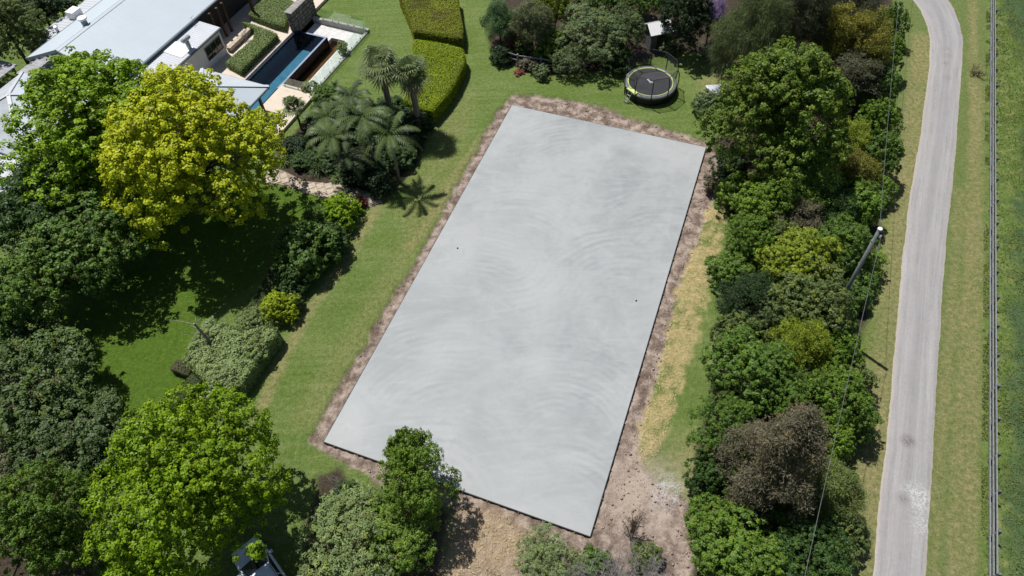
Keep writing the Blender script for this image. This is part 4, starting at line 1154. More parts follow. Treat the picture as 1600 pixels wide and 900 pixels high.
GR = 'trees of the belt beside the road'
GG = 'trees and shrubs of the garden behind the fence'
GL = 'trees and shrubs along the left edge'
GH = 'shrubs of the lawn border'
TREES = [
 # left side, by the house
 ('maple_tree', 'large bright green leafy tree in front of the house roofs', 'tree', 'maple3', 160, 206, 136, 12.0, 'bright', None),
 ('golden_tree', 'big golden yellow leafy tree beside the pool pavilion', 'tree', 'goldmaple', 304, 242, 136, 13.0, 'gold', None),
 ('dark_tree', 'dark green tree at the left edge just below the white roofs', 'tree', 'broad0', 72, 325, 82, 7.5, 'dark', GL),
 ('dark_tree', 'dark green tree below the gold and green trees, over the lawn shade', 'tree', 'broad1', 140, 378, 84, 7.5, 'mid', GL),
 ('dark_tree', 'rounded dark green tree at the left edge above the shaded lawn', 'tree', 'broad2', 44, 462, 70, 6.8, 'mid', GL),
 ('dark_tree', 'small blue-green tree at the left edge between two larger trees', 'tree', 'broad0', 14, 528, 50, 4.5, 'blueg', GL),
 ('olive_tree', 'large loose olive-green tree at the left edge beside the lawn', 'tree', 'loose0', 42, 600, 96, 5.0, 'leftolive', GL),
 ('olive_tree', 'olive-green shrub with brown twigs left of the big bright tree', 'shrub', 'loose1', 95, 668, 84, 3.8, 'leftolive', GL),
 ('dark_shrub', 'dark small-leaved shrub against the lawn left of the bright tree', 'shrub', 'fine0', 150, 690, 48, 2.6, 'dark', GL),
 ('brown_shrub', 'sparse brownish shrub in the shade at the lower left', 'shrub', 'loose0', 40, 700, 60, 2.5, 'brown', GL),
 ('maple_tree', 'large vivid green tree beside the white car', 'tree', 'maple2', 297, 757, 132, 10.0, 'bright', None),
 ('maple_tree', 'vivid green tree cut by the bottom left corner', 'tree', 'maple0', 55, 838, 86, 8.5, 'green', None),
 ('maple_tree', 'lower vivid green tree at the bottom edge left of the car', 'tree', 'broad1', 225, 900, 60, 5.0, 'bright', None),
 ('olive_tree', 'yellowish olive tree in the top left corner', 'tree', 'broad2', 10, 48, 46, 7.0, 'olive', GL),
 ('dark_tree', 'deep green tree behind the house at the top left', 'tree', 'broad0', 62, 14, 42, 5.0, 'deep', GL),
 ('dark_tree', 'deep green tree against the lean-to roof at the top edge', 'tree', 'broad1', 98, 2, 36, 4.0, 'dark', GL),
 # border between the two lawns
 ('bright_shrub', 'bright green shrub at the end of the paved path', 'shrub', 'shrub0', 534, 330, 32, 2.4, 'bright', GH),
 ('dark_shrub', 'tall dark green shrub between path end and low hedge', 'shrub', 'shrub1', 478, 392, 54, 3.4, 'mid', GH),
 ('dark_shrub', 'dark rounded shrub leaning over the lawn strip', 'shrub', 'shrub2', 515, 378, 34, 2.4, 'dark', GH),
 ('red_shrub', 'small reddish shrub by the corner of the path', 'shrub', 'bush0', 562, 318, 12, 0.9, 'red', GH),
 ('yellow_shrub', 'small yellow-green round shrub in the low hedge', 'shrub', 'shrub0', 437, 482, 29, 2.1, 'lime', GH),
 ('olive_shrub', 'small olive shrub touching the yellow-green round shrub', 'shrub', 'bush1', 462, 474, 14, 1.3, 'olive', GH),
 ('flowering_shrub', 'low shrub with white flowers above the vivid green tree', 'shrub', 'bush0', 325, 617, 11, 0.7, 'white', GH),
 ('pale_shrub', 'pale green loose shrub at the lower end of the flat-topped mass', 'shrub', 'shrub1', 350, 592, 30, 1.9, 'pale', GH),
 ('pale_shrub', 'pale green loose shrub at the lawn strip side of the flat-topped mass', 'shrub', 'shrub2', 398, 548, 30, 1.9, 'sage', GH),
 ('pale_shrub', 'pale green loose shrub at the dead stem', 'shrub', 'shrub0', 330, 528, 30, 1.9, 'pale', GH),
 ('pale_shrub', 'grey-green loose shrub at the upper corner of the flat-topped mass', 'shrub', 'shrub1', 396, 502, 26, 1.7, 'sage', GH),
 ('dark_shrub', 'dark shrub closing the gap above the yellow-green round shrub', 'shrub', 'shrub0', 452, 438, 30, 2.0, 'dark', GH),
 ('dark_shrub', 'dark shrub between the tall dark shrub and the path end', 'shrub', 'shrub1', 495, 345, 28, 2.0, 'mid', GH),
 # bottom middle
 ('green_tree', 'green tree overlapping the near edge of the slab', 'tree', 'loose0', 655, 752, 64, 6.2, 'apple', None),
 ('green_tree', 'small leafy treetop leaning left over the slab corner', 'tree', 'shrub1', 640, 720, 40, 5.8, 'apple', None),
 ('green_shrub', 'wide grey-green shrub at the bottom edge right of the car', 'shrub', 'loose1', 548, 852, 86, 3.6, 'sage', None),
 ('green_shrub', 'mid-green shrub in front of the tree by the slab', 'shrub', 'loose1', 625, 825, 66, 3.6, 'apple', None),
 ('green_shrub', 'pale green leafy bush beside the dead stump on the lawn', 'shrub', 'bush1', 515, 800, 24, 1.2, 'pale', None),
 ('green_shrub', 'glossy green shrub at the bottom edge below the slab corner', 'shrub', 'loose0', 856, 880, 52, 2.2, 'sage', None),
 ('green_shrub', 'small green shrub mixed into the bare grey branches', 'shrub', 'bush1', 925, 885, 30, 1.5, 'mid', None),
 ('green_shrub', 'small olive shrub right of the bare grey branches', 'shrub', 'bush0', 1008, 868, 24, 1.3, 'olive', None),
 # garden behind the fence
 ('garden_shrub', 'blue-green bushy shrub at the left end of the fenced garden', 'shrub', 'fine1', 781, 36, 28, 4.6, 'blueg', GG),
 ('garden_shrub', 'grey-brown feathery tree next to the blue-green bush', 'tree', 'wattle0', 832, 38, 32, 5.5, 'casu', GG),
 ('garden_tree', 'yellow-green tree at the top edge of the fenced garden', 'tree', 'broad0', 868, 14, 28, 5.5, 'yellow', GG),
 ('garden_shrub', 'apple green round shrub on the garden fence', 'shrub', 'shrub0', 858, 72, 28, 3.0, 'green', GG),
 ('garden_tree', 'broad grey-green fruit tree behind the garden fence', 'tree', 'loose0', 922, 52, 58, 4.6, 'grey', GG),
 ('garden_tree', 'grey-green tree left of the small white shed', 'tree', 'loose1', 972, 44, 36, 4.6, 'grey', GG),
 ('garden_tree', 'small grey-green tree low over the garden fence rails', 'tree', 'loose1', 892, 92, 30, 2.6, 'grey', GG),
 ('garden_tree', 'green tree at the top edge above the white shed', 'tree', 'broad1', 1000, -2, 34, 4.4, 'mid', GG),
 ('garden_tree', 'green tree at the top edge in the middle of the garden', 'tree', 'broad2', 935, -2, 40, 5.5, 'mid', GG),
 ('garden_tree', 'very dark tree right of the white shed', 'tree', 'broad2', 1072, 28, 42, 6.5, 'deep', GG),
 ('garden_tree', 'light green tree right above the white shed', 'tree', 'broad0', 1046, 4, 22, 4.6, 'apple', GG),
 ('garden_shrub', 'small dry shrub with pink flowers beside the fence post', 'shrub', 'bush0', 803, 62, 14, 1.6, 'pink', GG),
 ('garden_shrub', 'pale olive shrub behind the fence post', 'shrub', 'shrub1', 818, 72, 16, 1.8, 'olive', GG),
 ('garden_shrub', 'low brown-green shrub in front of the garden fence', 'shrub', 'bush1', 828, 102, 15, 1.1, 'brown', GG),
 ('garden_shrub', 'low grey-green shrub by the yellow bucket', 'shrub', 'bush0', 846, 112, 15, 1.2, 'grey', GG),
 ('garden_shrub', 'row of small red flowers before the fence post', 'flowers', 'bush1', 812, 113, 9, 0.3, 'red', GG),
 ('garden_shrub', 'dark low shrub in shade behind the trampoline', 'shrub', 'shrub2', 965, 92, 26, 2.0, 'dark', GG),
 ('garden_shrub', 'dark shrub under the left end of the garden bushes', 'shrub', 'shrub0', 783, 86, 18, 1.6, 'deep', GG),
 ('garden_shrub', 'grey-leaved shrub just right of the white shed', 'shrub', 'bush1', 1042, 72, 17, 1.4, 'grey', GG),
 ('purple_tree', 'small tree with purple blossom at the top edge', 'tree', 'wattle1', 1112, 28, 20, 5.0, 'purple', GG),
 # belt beside the road, from far to near
 ('casuarina_tree', 'feathery grey-green she-oak at the top of the tree belt', 'tree', 'casuarina0', 1172, 60, 50, 10.5, 'casu', GR),
 ('casuarina_tree', 'dark feathery she-oak at the top edge of the belt', 'tree', 'casuarina1', 1232, 28, 58, 10.5, 'casud', GR),
 ('casuarina_tree', 'brown-green feathery tree at the top edge near the road bend', 'tree', 'casuarina0', 1310, 8, 52, 8.5, 'casud', GR),
 ('bronze_tree', 'bronze-topped tree left of the pair above the big green tree', 'tree', 'wattle0', 1304, 62, 36, 7.5, 'bronze', GR),
 ('bronze_tree', 'bronze-topped tree right of the pair near the road', 'tree', 'wattle1', 1352, 72, 36, 7.5, 'bronze', GR),
 ('brown_tree', 'dull brown twiggy tree under the bronze pair', 'tree', 'wattle0', 1330, 118, 46, 5.0, 'casud', GR),
 ('road_hedge_tree', 'green shrubby tree on the road edge nearest the bend', 'tree', 'shrub0', 1388, 40, 24, 4.0, 'mid', GR),
 ('road_hedge_tree', 'green shrubby tree on the road edge beside the bronze pair', 'tree', 'shrub1', 1384, 92, 24, 4.0, 'green', GR),
 ('road_hedge_tree', 'green shrubby tree on the road edge right of the big green tree', 'tree', 'shrub2', 1372, 138, 30, 4.2, 'mid', GR),
 ('road_hedge_tree', 'leafy green tree on the road edge above the power pole', 'tree', 'shrub0', 1372, 192, 30, 4.0, 'green', GR),
 ('big_green_tree', 'biggest bright green tree of the belt at the slab corner', 'tree', 'maple3', 1220, 178, 114, 12.0, 'oak', GR),
 ('grey_shrub', 'grey-green shrub beside the pale tabletop', 'shrub', 'shrub2', 1106, 162, 22, 2.0, 'grey', GR),
 ('yellow_tree', 'yellow-green shrub just right below the big green tree', 'shrub', 'fine0', 1322, 222, 36, 4.2, 'yellow', GR),
 ('yellow_tree', 'yellow-olive shrub above the power pole', 'shrub', 'fine1', 1330, 275, 38, 4.2, 'bronze', GR),
 ('road_hedge_tree', 'dark leafy tree on the road edge, just above the pole top', 'tree', 'shrub1', 1372, 250, 32, 4.2, 'mid', GR),
 ('belt_tree', 'round soft green tree in the middle of the belt below the big green tree', 'tree', 'fine0', 1248, 285, 58, 6.0, 'apple', GR),
 ('belt_tree', 'light green tree beside the dry straw strip', 'tree', 'broad0', 1192, 322, 44, 5.0, 'apple', GR),
 ('belt_shrub', 'dull shrub with pink blossom in the middle of the belt', 'shrub', 'fine1', 1250, 345, 40, 4.0, 'brown', GR),
 ('belt_shrub', 'tiny pink flowering shrub under the round soft green tree', 'shrub', 'bush0', 1238, 312, 14, 4.4, 'pink', GR),
 ('belt_shrub', 'dark grey-green shrub in the belt left of the pole', 'shrub', 'fine0', 1300, 330, 40, 4.0, 'dark', GR),
 ('belt_tree', 'green leafy tree right behind the power pole', 'tree', 'shrub2', 1335, 322, 42, 4.0, 'green', GR),
 ('belt_tree', 'green tree at the straw strip below the light green one', 'tree', 'broad1', 1172, 372, 40, 4.6, 'green', GR),
 ('belt_tree', 'leafy green tree to the left of the pole shaft', 'tree', 'broad2', 1312, 388, 48, 4.8, 'mid', GR),
 ('belt_tree', 'yellow-green tree in the middle of the belt at pole height', 'tree', 'broad0', 1250, 408, 56, 5.6, 'yellow', GR),
 ('belt_shrub', 'very dark fine-leaved shrub bordering the right grass strip', 'shrub', 'fine1', 1172, 466, 48, 3.8, 'deep', GR),
 ('belt_tree', 'large olive-green tree left of the pole foot', 'tree', 'broad1', 1270, 470, 66, 6.0, 'olive', GR),
 ('belt_shrub', 'grey-green shrub between very dark shrub and olive tree', 'shrub', 'loose0', 1210, 490, 36, 4.0, 'grey', GR),
 ('belt_tree', 'yellow-green tree with brown patches below the olive tree', 'tree', 'fine1', 1252, 550, 46, 5.2, 'yellow', GR),
 ('belt_tree', 'dark green spreading tree bordering the grass strip', 'tree', 'broad2', 1170, 582, 70, 5.5, 'mid', GR),
 ('belt_tree', 'green tree under the wire where the pole shadow starts', 'tree', 'shrub0', 1308, 562, 38, 4.0, 'green', GR),
 ('belt_tree', 'green tree under the wire on the road side of the brown tree', 'tree', 'broad0', 1300, 630, 52, 5.0, 'green', GR),
 ('belt_tree', 'mid-green tree at the top left of the brown tree', 'tree', 'broad1', 1215, 618, 48, 5.0, 'mid', GR),
 ('belt_tree', 'green tree bordering the grass left of the brown tree', 'tree', 'broad0', 1128, 672, 50, 4.8, 'mid', GR),
 ('brown_tree', 'tall brown-grey tree standing above the near part of the belt', 'tree', 'conifer', 1214, 722, 78, 11.0, 'brown', GR),
 ('belt_shrub', 'olive-brown shrub under the wire near the bottom of the belt', 'shrub', 'wattle0', 1296, 765, 44, 4.4, 'olive', GR),
 ('belt_tree', 'small green tree under the wire beside the brown tree', 'tree', 'shrub1', 1292, 702, 34, 4.0, 'apple', GR),
 ('belt_tree', 'leafy green shrub at the bare soil left of the brown tree', 'shrub', 'shrub2', 1108, 742, 34, 3.0, 'dark', GR),
 ('belt_tree', 'glossy green shrub at the bare soil near the bottom', 'shrub', 'shrub0', 1112, 806, 36, 3.2, 'green', GR),
 ('belt_tree', 'bright green tree at the bottom edge of the belt', 'tree', 'broad2', 1150, 872, 74, 5.0, 'green', GR),
 ('belt_tree', 'dark green tree at the bottom edge under the wire', 'tree', 'broad1', 1262, 872, 62, 5.0, 'dark', GR),
 ('belt_shrub', 'dark shrub in the gap below the brown tree', 'shrub', 'shrub1', 1215, 835, 44, 3.2, 'mid', GR),
 ('belt_shrub', 'low dark shrub at the roots of the big green tree', 'shrub', 'shrub2', 1140, 258, 28, 2.2, 'deep', GR),
 ('belt_shrub', 'purplish dark shrub at the slab corner under the big green tree', 'shrub', 'bush0', 1112, 288, 16, 1.0, 'brown', GR),
 # palm bed
 ('bed_shrub', 'dark shrub under the palms beside the path', 'shrub', 'shrub1', 570, 268, 40, 1.8, 'deep', None),
 ('bed_shrub', 'dark shrub under the palms next to the lime hedge', 'shrub', 'shrub0', 650, 190, 28, 1.8, 'deep', None),
 ('bed_shrub', 'dark reddish shrub below the cream deck wall', 'shrub', 'shrub2', 462, 228, 24, 1.4, 'deep', None),
 ('bed_shrub', 'mid-green shrub between the pool deck and palms', 'shrub', 'shrub1', 508, 150, 22, 1.6, 'mid', None),
 ('bed_shrub', 'small yellow-green shrub on the low wall end by the pool fence', 'shrub', 'bush0', 484, 136, 12, 1.0, 'pale', None),
 ('bed_shrub', 'shrub in the shade at the lawn corner of the palm bed', 'shrub', 'shrub2', 625, 245, 30, 1.6, 'dark', None),
 ('bed_shrub', 'dark shrub in the very middle of the palm bed', 'shrub', 'shrub0', 545, 200, 38, 1.7, 'deep', None),
 ('bed_shrub', 'dark green shrub under the tall feather palm', 'shrub', 'shrub2', 590, 205, 36, 1.9, 'dark', None),
 ('bed_shrub', 'dark green shrub at the front left of the palm bed', 'shrub', 'shrub0', 520, 245, 34, 1.5, 'dark', None),
 ('bed_shrub', 'dark shrub at the foot of the fan palm trunks', 'shrub', 'shrub1', 612, 168, 26, 1.7, 'dark', None),
 ('bed_shrub', 'dark shrub left of the yucca at the deck', 'shrub', 'shrub1', 500, 200, 28, 1.5, 'deep', None),
 ('bed_shrub', 'green shrub behind the palms towards the pool terrace lawn', 'shrub', 'shrub2', 540, 158, 26, 1.8, 'mid', None),
 ('bed_shrub', 'dark shrub over the shaded end of the paved path', 'shrub', 'shrub0', 592, 288, 26, 1.5, 'deep', None),
 ('bed_shrub', 'low dark shrub in the shade just above the middle of the paved path', 'shrub', 'bush0', 556, 276, 22, 0.9, 'deep', None),
 ('bed_shrub', 'low dark shrub between the strappy clump and the deck wall', 'shrub', 'shrub2', 474, 250, 22, 1.2, 'dark', None),
 ('bed_shrub', 'low dark shrub between the two yuccas by the deck', 'shrub', 'shrub1', 508, 172, 22, 1.3, 'dark', None),
 ('bed_shrub', 'low dark shrub at the lawn edge under the right feather palm', 'shrub', 'shrub0', 636, 222, 24, 1.3, 'deep', None),
 ('basin_plant', 'small bright shrub growing in the terrace beside the basin', 'shrub', 'bush1', 534, 76, 10, 1.2, 'pale', None),
]
for a in TREES: plant(*a)
# undergrowth filling the gaps of the belt
ur = random.Random(21)
used_near = set()
for k, (px, py) in enumerate([(1150, 305), (1215, 365), (1285, 372), (1205, 425), (1140, 420), (1150, 520), (1215, 545), (1300, 510), (1330, 450), (1140, 625), (1255, 600), (1185, 655), (1330, 590), (1160, 735), (1160, 790), (1265, 800), (1310, 830), (1330, 660), (1195, 880), (1345, 410), (1290, 300), (1365, 300), (1170, 690), (1225, 455), (1255, 250)]):
    cand = sorted((t for t in TREES if t[9] == GR), key=lambda t: math.hypot(t[4] - px, t[5] - py))
    near = next(t for t in cand if t[1] not in used_near); used_near.add(near[1])
    w_ = near[1].split()[:9]
    while w_[-1] in ('the', 'of', 'at', 'and', 'in', 'on', 'with', 'a', 'below', 'under', 'near', 'above', 'just', 'right', 'left', 'big', 'pole', 'where', 'power', 'bare', 'very', 'dry', 'brown'): w_.pop()
    plant('undergrowth_bush', 'low undergrowth bush beside the ' + ' '.join(w_), 'bush', ur.choice(['shrub0', 'shrub1', 'shrub2', 'loose0']), px, py, ur.uniform(30, 42), ur.uniform(2.2, 3.4), ur.choice(['mid', 'green', 'apple', 'olive', 'mid']), 'undergrowth of the tree belt')

# --- clipped hedges: a solid of leaves with flat top and upright sides
def hedge(name, label, cat_poly, z, h, col, leaf, per, group=None, cap=None, mottled=0.0, lump=0.03, z0=0.0, cat='hedge'):
    """cat_poly: outline of the hedge top on the ground plan"""
    rng = np.random.default_rng(abs(hash(label)) % 1000 if False else len(label) * 7 + int(h * 100))
    poly = [np.array(p[:2]) for p in cat_poly]
    ar = sum(poly[i][0] * poly[(i + 1) % len(poly)][1] - poly[(i + 1) % len(poly)][0] * poly[i][1] for i in range(len(poly)))
    if ar < 0: poly = poly[::-1]
    c = sum(poly) / len(poly)
    t = thing(name, label, cat, (c[0], c[1], z0), group)
    area = abs(ar) / 2
    inner = [p + (c - p) / np.linalg.norm(c - p) * leaf * 0.8 for p in poly]
    b = MB().prism([tuple(p) for p in inner], z0 - 0.02, z0 + h - leaf * 0.7 - lump * 1.6)
    body = obj('twig_core', b, 'hedgecore', t)
    nt_ = int(area * per)
    q = scatter_in(poly, nt_, rng)
    edge = seg_dist(q[:, 0], q[:, 1], poly, True)
    zz = z0 + h - 0.10 * h * np.exp(-(edge / 0.12) ** 2) + lump * 2 * (fbm(q[:, 0], q[:, 1], 1.6, 5) - 0.5) * 2 + rng.normal(size=nt_) * leaf * 0.2
    P = [np.concatenate([q, zz[:, None]], 1)]; ND = [np.tile([0, 0, 1.0], (nt_, 1))]
    for i in range(len(poly)):
        a, b2 = poly[i], poly[(i + 1) % len(poly)]
        L = np.linalg.norm(b2 - a)
        k = int(L * h * per * 0.8)
        tt = rng.random(k); hh = rng.random(k) * h * 0.97
        o2 = np.array([(b2 - a)[1], -(b2 - a)[0]]) / L
        s_ = a + (b2 - a) * tt[:, None] + o2 * (rng.normal(size=(k, 1)) * leaf * 0.35)
        P.append(np.concatenate([s_, z0 + hh[:, None]], 1)); ND.append(np.tile([o2[0], o2[1], 0.25], (k, 1)))
    P = np.vstack(P); ND = np.vstack(ND)
    n = len(P)
    V, Q = leaves(P, ND + rng.normal(size=(n, 3)) * 0.55, leaf * rng.uniform(.7, 1.3, n), leaf * .62 * rng.uniform(.7, 1.3, n), rng)
    big = fbm(P[:, 0], P[:, 1], 0.45, 9)
    br = np.clip((fbm(P[:, 0], P[:, 1], 0.5, 19) - 0.46) * 5 * mottled, 0, 1)
    tn = np.stack([np.clip(0.3 + 0.4 * rng.random(n) + 0.5 * (big - 0.5), 0, 1), (rng.random(n) < 0.25) * rng.random(n), br * (rng.random(n) < 0.85)], 1)
    o = obj('leaves', fast_mesh('leaves', V - origin(t), Q, np.repeat(tn, 4, 0)), 'leaf', t)
    o.color = (*COL[col], 1)
    return t
MAT['hedgecore'] = plain('hedgecore', (0.035, 0.05, 0.014), 0.95, 0.05, var=0.4)
COL['limehedge'] = (0.26, 0.345, 0.008); COL['limehedge2'] = (0.25, 0.28, 0.020)
hz = 1.55
hedge('clipped_hedge', 'large lime green clipped hedge with curved side near the palms', pix([(646, 60), (668, 62), (700, 68), (722, 74), (727, 84), (724, 100), (712, 126), (697, 148), (676, 172), (655, 168), (630, 156), (639, 138), (646, 112), (644, 84)], hz), hz, hz, 'limehedge', 0.09, 420, 'lime clipped hedges', mottled=0.35)
hedge('clipped_hedge', 'yellow-brown mottled clipped hedge at the top edge', pix([(622, -12), (715, -12), (718, 15), (723, 40), (722, 58), (704, 57), (672, 51), (645, 48), (640, 30)], hz), hz, hz, 'limehedge2', 0.09, 380, 'lime clipped hedges', mottled=1.0)
hz = 1.0
hedge('courtyard_hedge', 'clipped grey-green hedge between the paving and the white wing', pix([(352, 97), (376, 110), (434, 53), (422, 47), (392, 36), (378, 34), (398, 47), (396, 60)], hz), hz, 0.75, 'pale', 0.09, 380, 'courtyard hedges', z0=0.3)
hedge('courtyard_hedge', 'clipped grey-green hedge block against the stone wall', pix([(388, 22), (405, -4), (440, -10), (466, 6), (448, 26), (444, 41), (425, 36)], hz), hz, 0.75, 'pale', 0.09, 380, 'courtyard hedges', z0=0.3)
COL['boxhedge'] = (0.085, 0.115, 0.042)
def strip(pts, w, z):
    p = [g(x, y, z)[:2] for x, y in pts]
    l, r = [], []
    for i in range(len(p)):
        d = p[min(i + 1, len(p) - 1)] - p[max(i - 1, 0)]; d /= np.linalg.norm(d)
        nn = np.array([-d[1], d[0]]) * w / 2
        l.append(p[i] + nn); r.append(p[i] - nn)
    return l + r[::-1]
hedge('low_hedge', 'low dark clipped hedge running between the lawns up to the dark shrub', strip([(432, 418), (412, 455), (398, 478), (380, 500)], 1.0, 0.8), 0.8, 0.8, 'boxhedge', 0.07, 520, 'low dark hedges')
hedge('low_hedge', 'low dark clipped hedge from the pale mound down to the vivid tree', strip([(312, 582), (290, 606), (262, 634), (238, 655), (200, 672)], 1.0, 0.8), 0.8, 0.8, 'boxhedge', 0.07, 520, 'low dark hedges')
hedge('low_hedge', 'stub of brown clipped hedge at the left tip of the pale mound', strip([(270, 568), (298, 578)], 0.8, 0.7), 0.7, 0.7, 'brown', 0.07, 520, 'low dark hedges')
hedge('flat_topped_shrub', 'pale green flat-topped shrub mass with a dead stem sticking out', pix([(320, 505), (346, 503), (375, 514), (405, 508), (432, 512), (430, 522), (404, 552), (390, 575), (374, 600), (352, 608), (326, 598), (306, 580), (286, 562), (296, 540)], 1.5), 1.5, 1.5, 'pale', 0.14, 480, None, lump=0.22, cat='shrub')
hedge('flat_topped_shrub', 'dull green shrub mass joining the pale mound and the yellow-green shrub', pix([(378, 506), (400, 488), (420, 500), (428, 512), (410, 520), (390, 522)], 1.2), 1.2, 1.2, 'olive', 0.12, 420, None, lump=0.2, cat='shrub')

# --- dead stem in the mound
ds = thing('dead_tree', 'grey dead tree stem with bare side branches standing out of the pale shrub mass', 'dead tree', g(342, 552, 0))
b0 = g(342, 552, 0); tp = b0 + np.array([-0.5, 0.3, 3.3])
obj('stem', MB().tube([b0, (b0 + tp) / 2 + [0.05, 0, 0], tp], [0.14, 0.11, 0.07], 6), 'greybark', ds)
for k, (dx, dy, dz) in enumerate([(-1.3, -0.2, 0.1), (-0.8, 0.6, -0.2), (-0.2, 0.8, 0.5), (0.3, 0.5, 0.3), (-1.8, 0.3, 0.2)]):
    s_ = b0 + (tp - b0) * (0.7 + 0.07 * k)
    obj('branch', MB().tube([s_, s_ + np.array([dx, dy, dz]) * .5 + [0, 0, .1], s_ + np.array([dx, dy, dz])], [0.03, 0.02, 0.006], 5), 'greybark', ds)

# --- bare twiggy shrubs
def bare_shrub(name, label, px, py, h, spread, n, mat, seed, group=None):
    rr = random.Random(seed)
    b = g(px, py, 0)
    t = thing(name, label, 'shrub', b, group)
    for k in range(n):
        a = rr.uniform(0, 2 * PI); s = rr.uniform(.2, 1) * spread
        e = b + np.array([math.cos(a) * s, math.sin(a) * s, h * rr.uniform(.6, 1)])
        mid = b + (e - b) * 0.5 + np.array([rr.uniform(-.15, .15), rr.uniform(-.15, .15), 0.1])
        m = MB().tube([b + [math.cos(a) * .08, math.sin(a) * .08, -.05], mid, e], [0.035, 0.022, 0.006], 4)
        for j in range(7):
            u_ = rr.uniform(.35, .95); s0 = (mid + (e - mid) * (u_ * 2 - 1)) if u_ > .5 else b + (mid - b) * (u_ * 2)
            dd = np.array([rr.uniform(-1, 1), rr.uniform(-1, 1), rr.uniform(.1, 1)]); dd = dd / np.linalg.norm(dd) * rr.uniform(.25, .6) * max(spread, .6)
            m.tube([s0, s0 + dd * .5 + [0, 0, .04], s0 + dd], [0.013, 0.009, 0.004], 3)
            for i2 in range(3):
                s1 = s0 + dd * rr.uniform(.4, 1); d3 = np.array([rr.uniform(-1, 1), rr.uniform(-1, 1), rr.uniform(0, 1)]) * 0.22
                m.tube([s1, s1 + d3], [0.007, 0.004], 3)
        obj('branch', m, mat, t)
    return t
bare_shrub('bare_shrub', 'bare brown twiggy sapling on the soil right of the slab corner', 986, 838, 2.5, 1.0, 14, 'deadbrown', 1)
bare_shrub('bare_shrub', 'bare pale grey branching shrub at the bottom edge', 965, 905, 2.5, 1.9, 26, 'deadtwig', 2)
bare_shrub('bare_shrub', 'bare grey twigs standing in front of the glossy green shrub at the bottom', 905, 912, 2.4, 1.5, 16, 'deadtwig', 3)
bare_shrub('bare_shrub', 'bare grey twigs in the shrub below the near slab corner', 872, 905, 2.3, 1.3, 12, 'deadtwig', 13)
bare_shrub('bare_shrub', 'bare pale twigs at the bottom edge near the belt', 1010, 900, 2.0, 1.2, 14, 'deadtwig', 14)
bare_shrub('dead_stump_shrub', 'cut dead stump with broken pale branches on the lawn by the slab', 532, 776, 1.5, 0.8, 5, 'deadtwig', 4)
bare_shrub('bare_shrub', 'bare sapling in the courtyard planter', 385, 68, 1.5, 0.6, 5, 'deadtwig', 6)
plant('green_shrub', 'dark straggly shrub round the dead stump', 'shrub', 'bush1', 538, 772, 22, 1.1, 'dark')

# --- palms
def frond_feather(m, b, az, L, rise, droop, rr, w=0.55, rad=0.02):
    """arching rachis with leaflets hanging on both sides; returns leaflets"""
    pts = []
    for k in range(9):
        t = k / 8
        x = L * t * (1 - 0.18 * t * t); z = rise * L * t - droop * L * t * t
        pts.append(b + np.array([math.cos(az) * x, math.sin(az) * x, z]))
    m.tube(pts, [rad * (1 - .8 * k / 8) for k in range(9)], 4)
    vs, fs = [], []
    side = np.array([-math.sin(az), math.cos(az), 0])
    for k in range(15):
        t = 0.12 + 0.86 * k / 14
        i = min(int(t * 8), 7); f_ = t * 8 - i
        p = pts[i] + (pts[i + 1] - pts[i]) * f_
        d = pts[i + 1] - pts[i]; d = d / np.linalg.norm(d)
        ll = w * math.sin(PI * min(1, t * 0.9 + 0.1)) ** 0.5 * rr.uniform(.85, 1.1)
        for s in (-1, 1):
            tip = p + side * s * ll * 0.75 + d * ll * 0.45 + np.array([0, 0, -0.28 * ll])
            o = len(vs)
            vs += [p - d * 0.075, p + d * 0.075, tip]
            fs.append((o, o + 1, o + 2))
    m.add(vs, fs)
def feather_palm(label, px, py, h, L, nf, col, seed, group, lean=(0, 0)):
    rr = random.Random(seed)
    top = g(px, py, h)
    b = np.array([top[0] - lean[0], top[1] - lean[1], 0])
    t = thing('feather_palm', label, 'palm', b, group)
    obj('trunk', MB().tube([b + [0, 0, -.1], b + (top - b) * .5 + [0.05, 0.03, 0], top], [0.16, 0.12, 0.11], 8), 'palmtrunk', t, True)
    for k in range(nf):
        m = MB()
        az = 2.399 * k + rr.uniform(-.2, .2)
        frond_feather(m, top, az, L * rr.uniform(.85, 1.1), rr.uniform(.25, .95) * (1 if k % 3 else 1.2), rr.uniform(.55, .95), rr)
        o = obj('frond', m, 'palmleaf', t)
        kk = rr.uniform(.8, 1.15)
        o.color = (COL[col][0] * kk, COL[col][1] * kk, COL[col][2] * kk, 1)
    return t
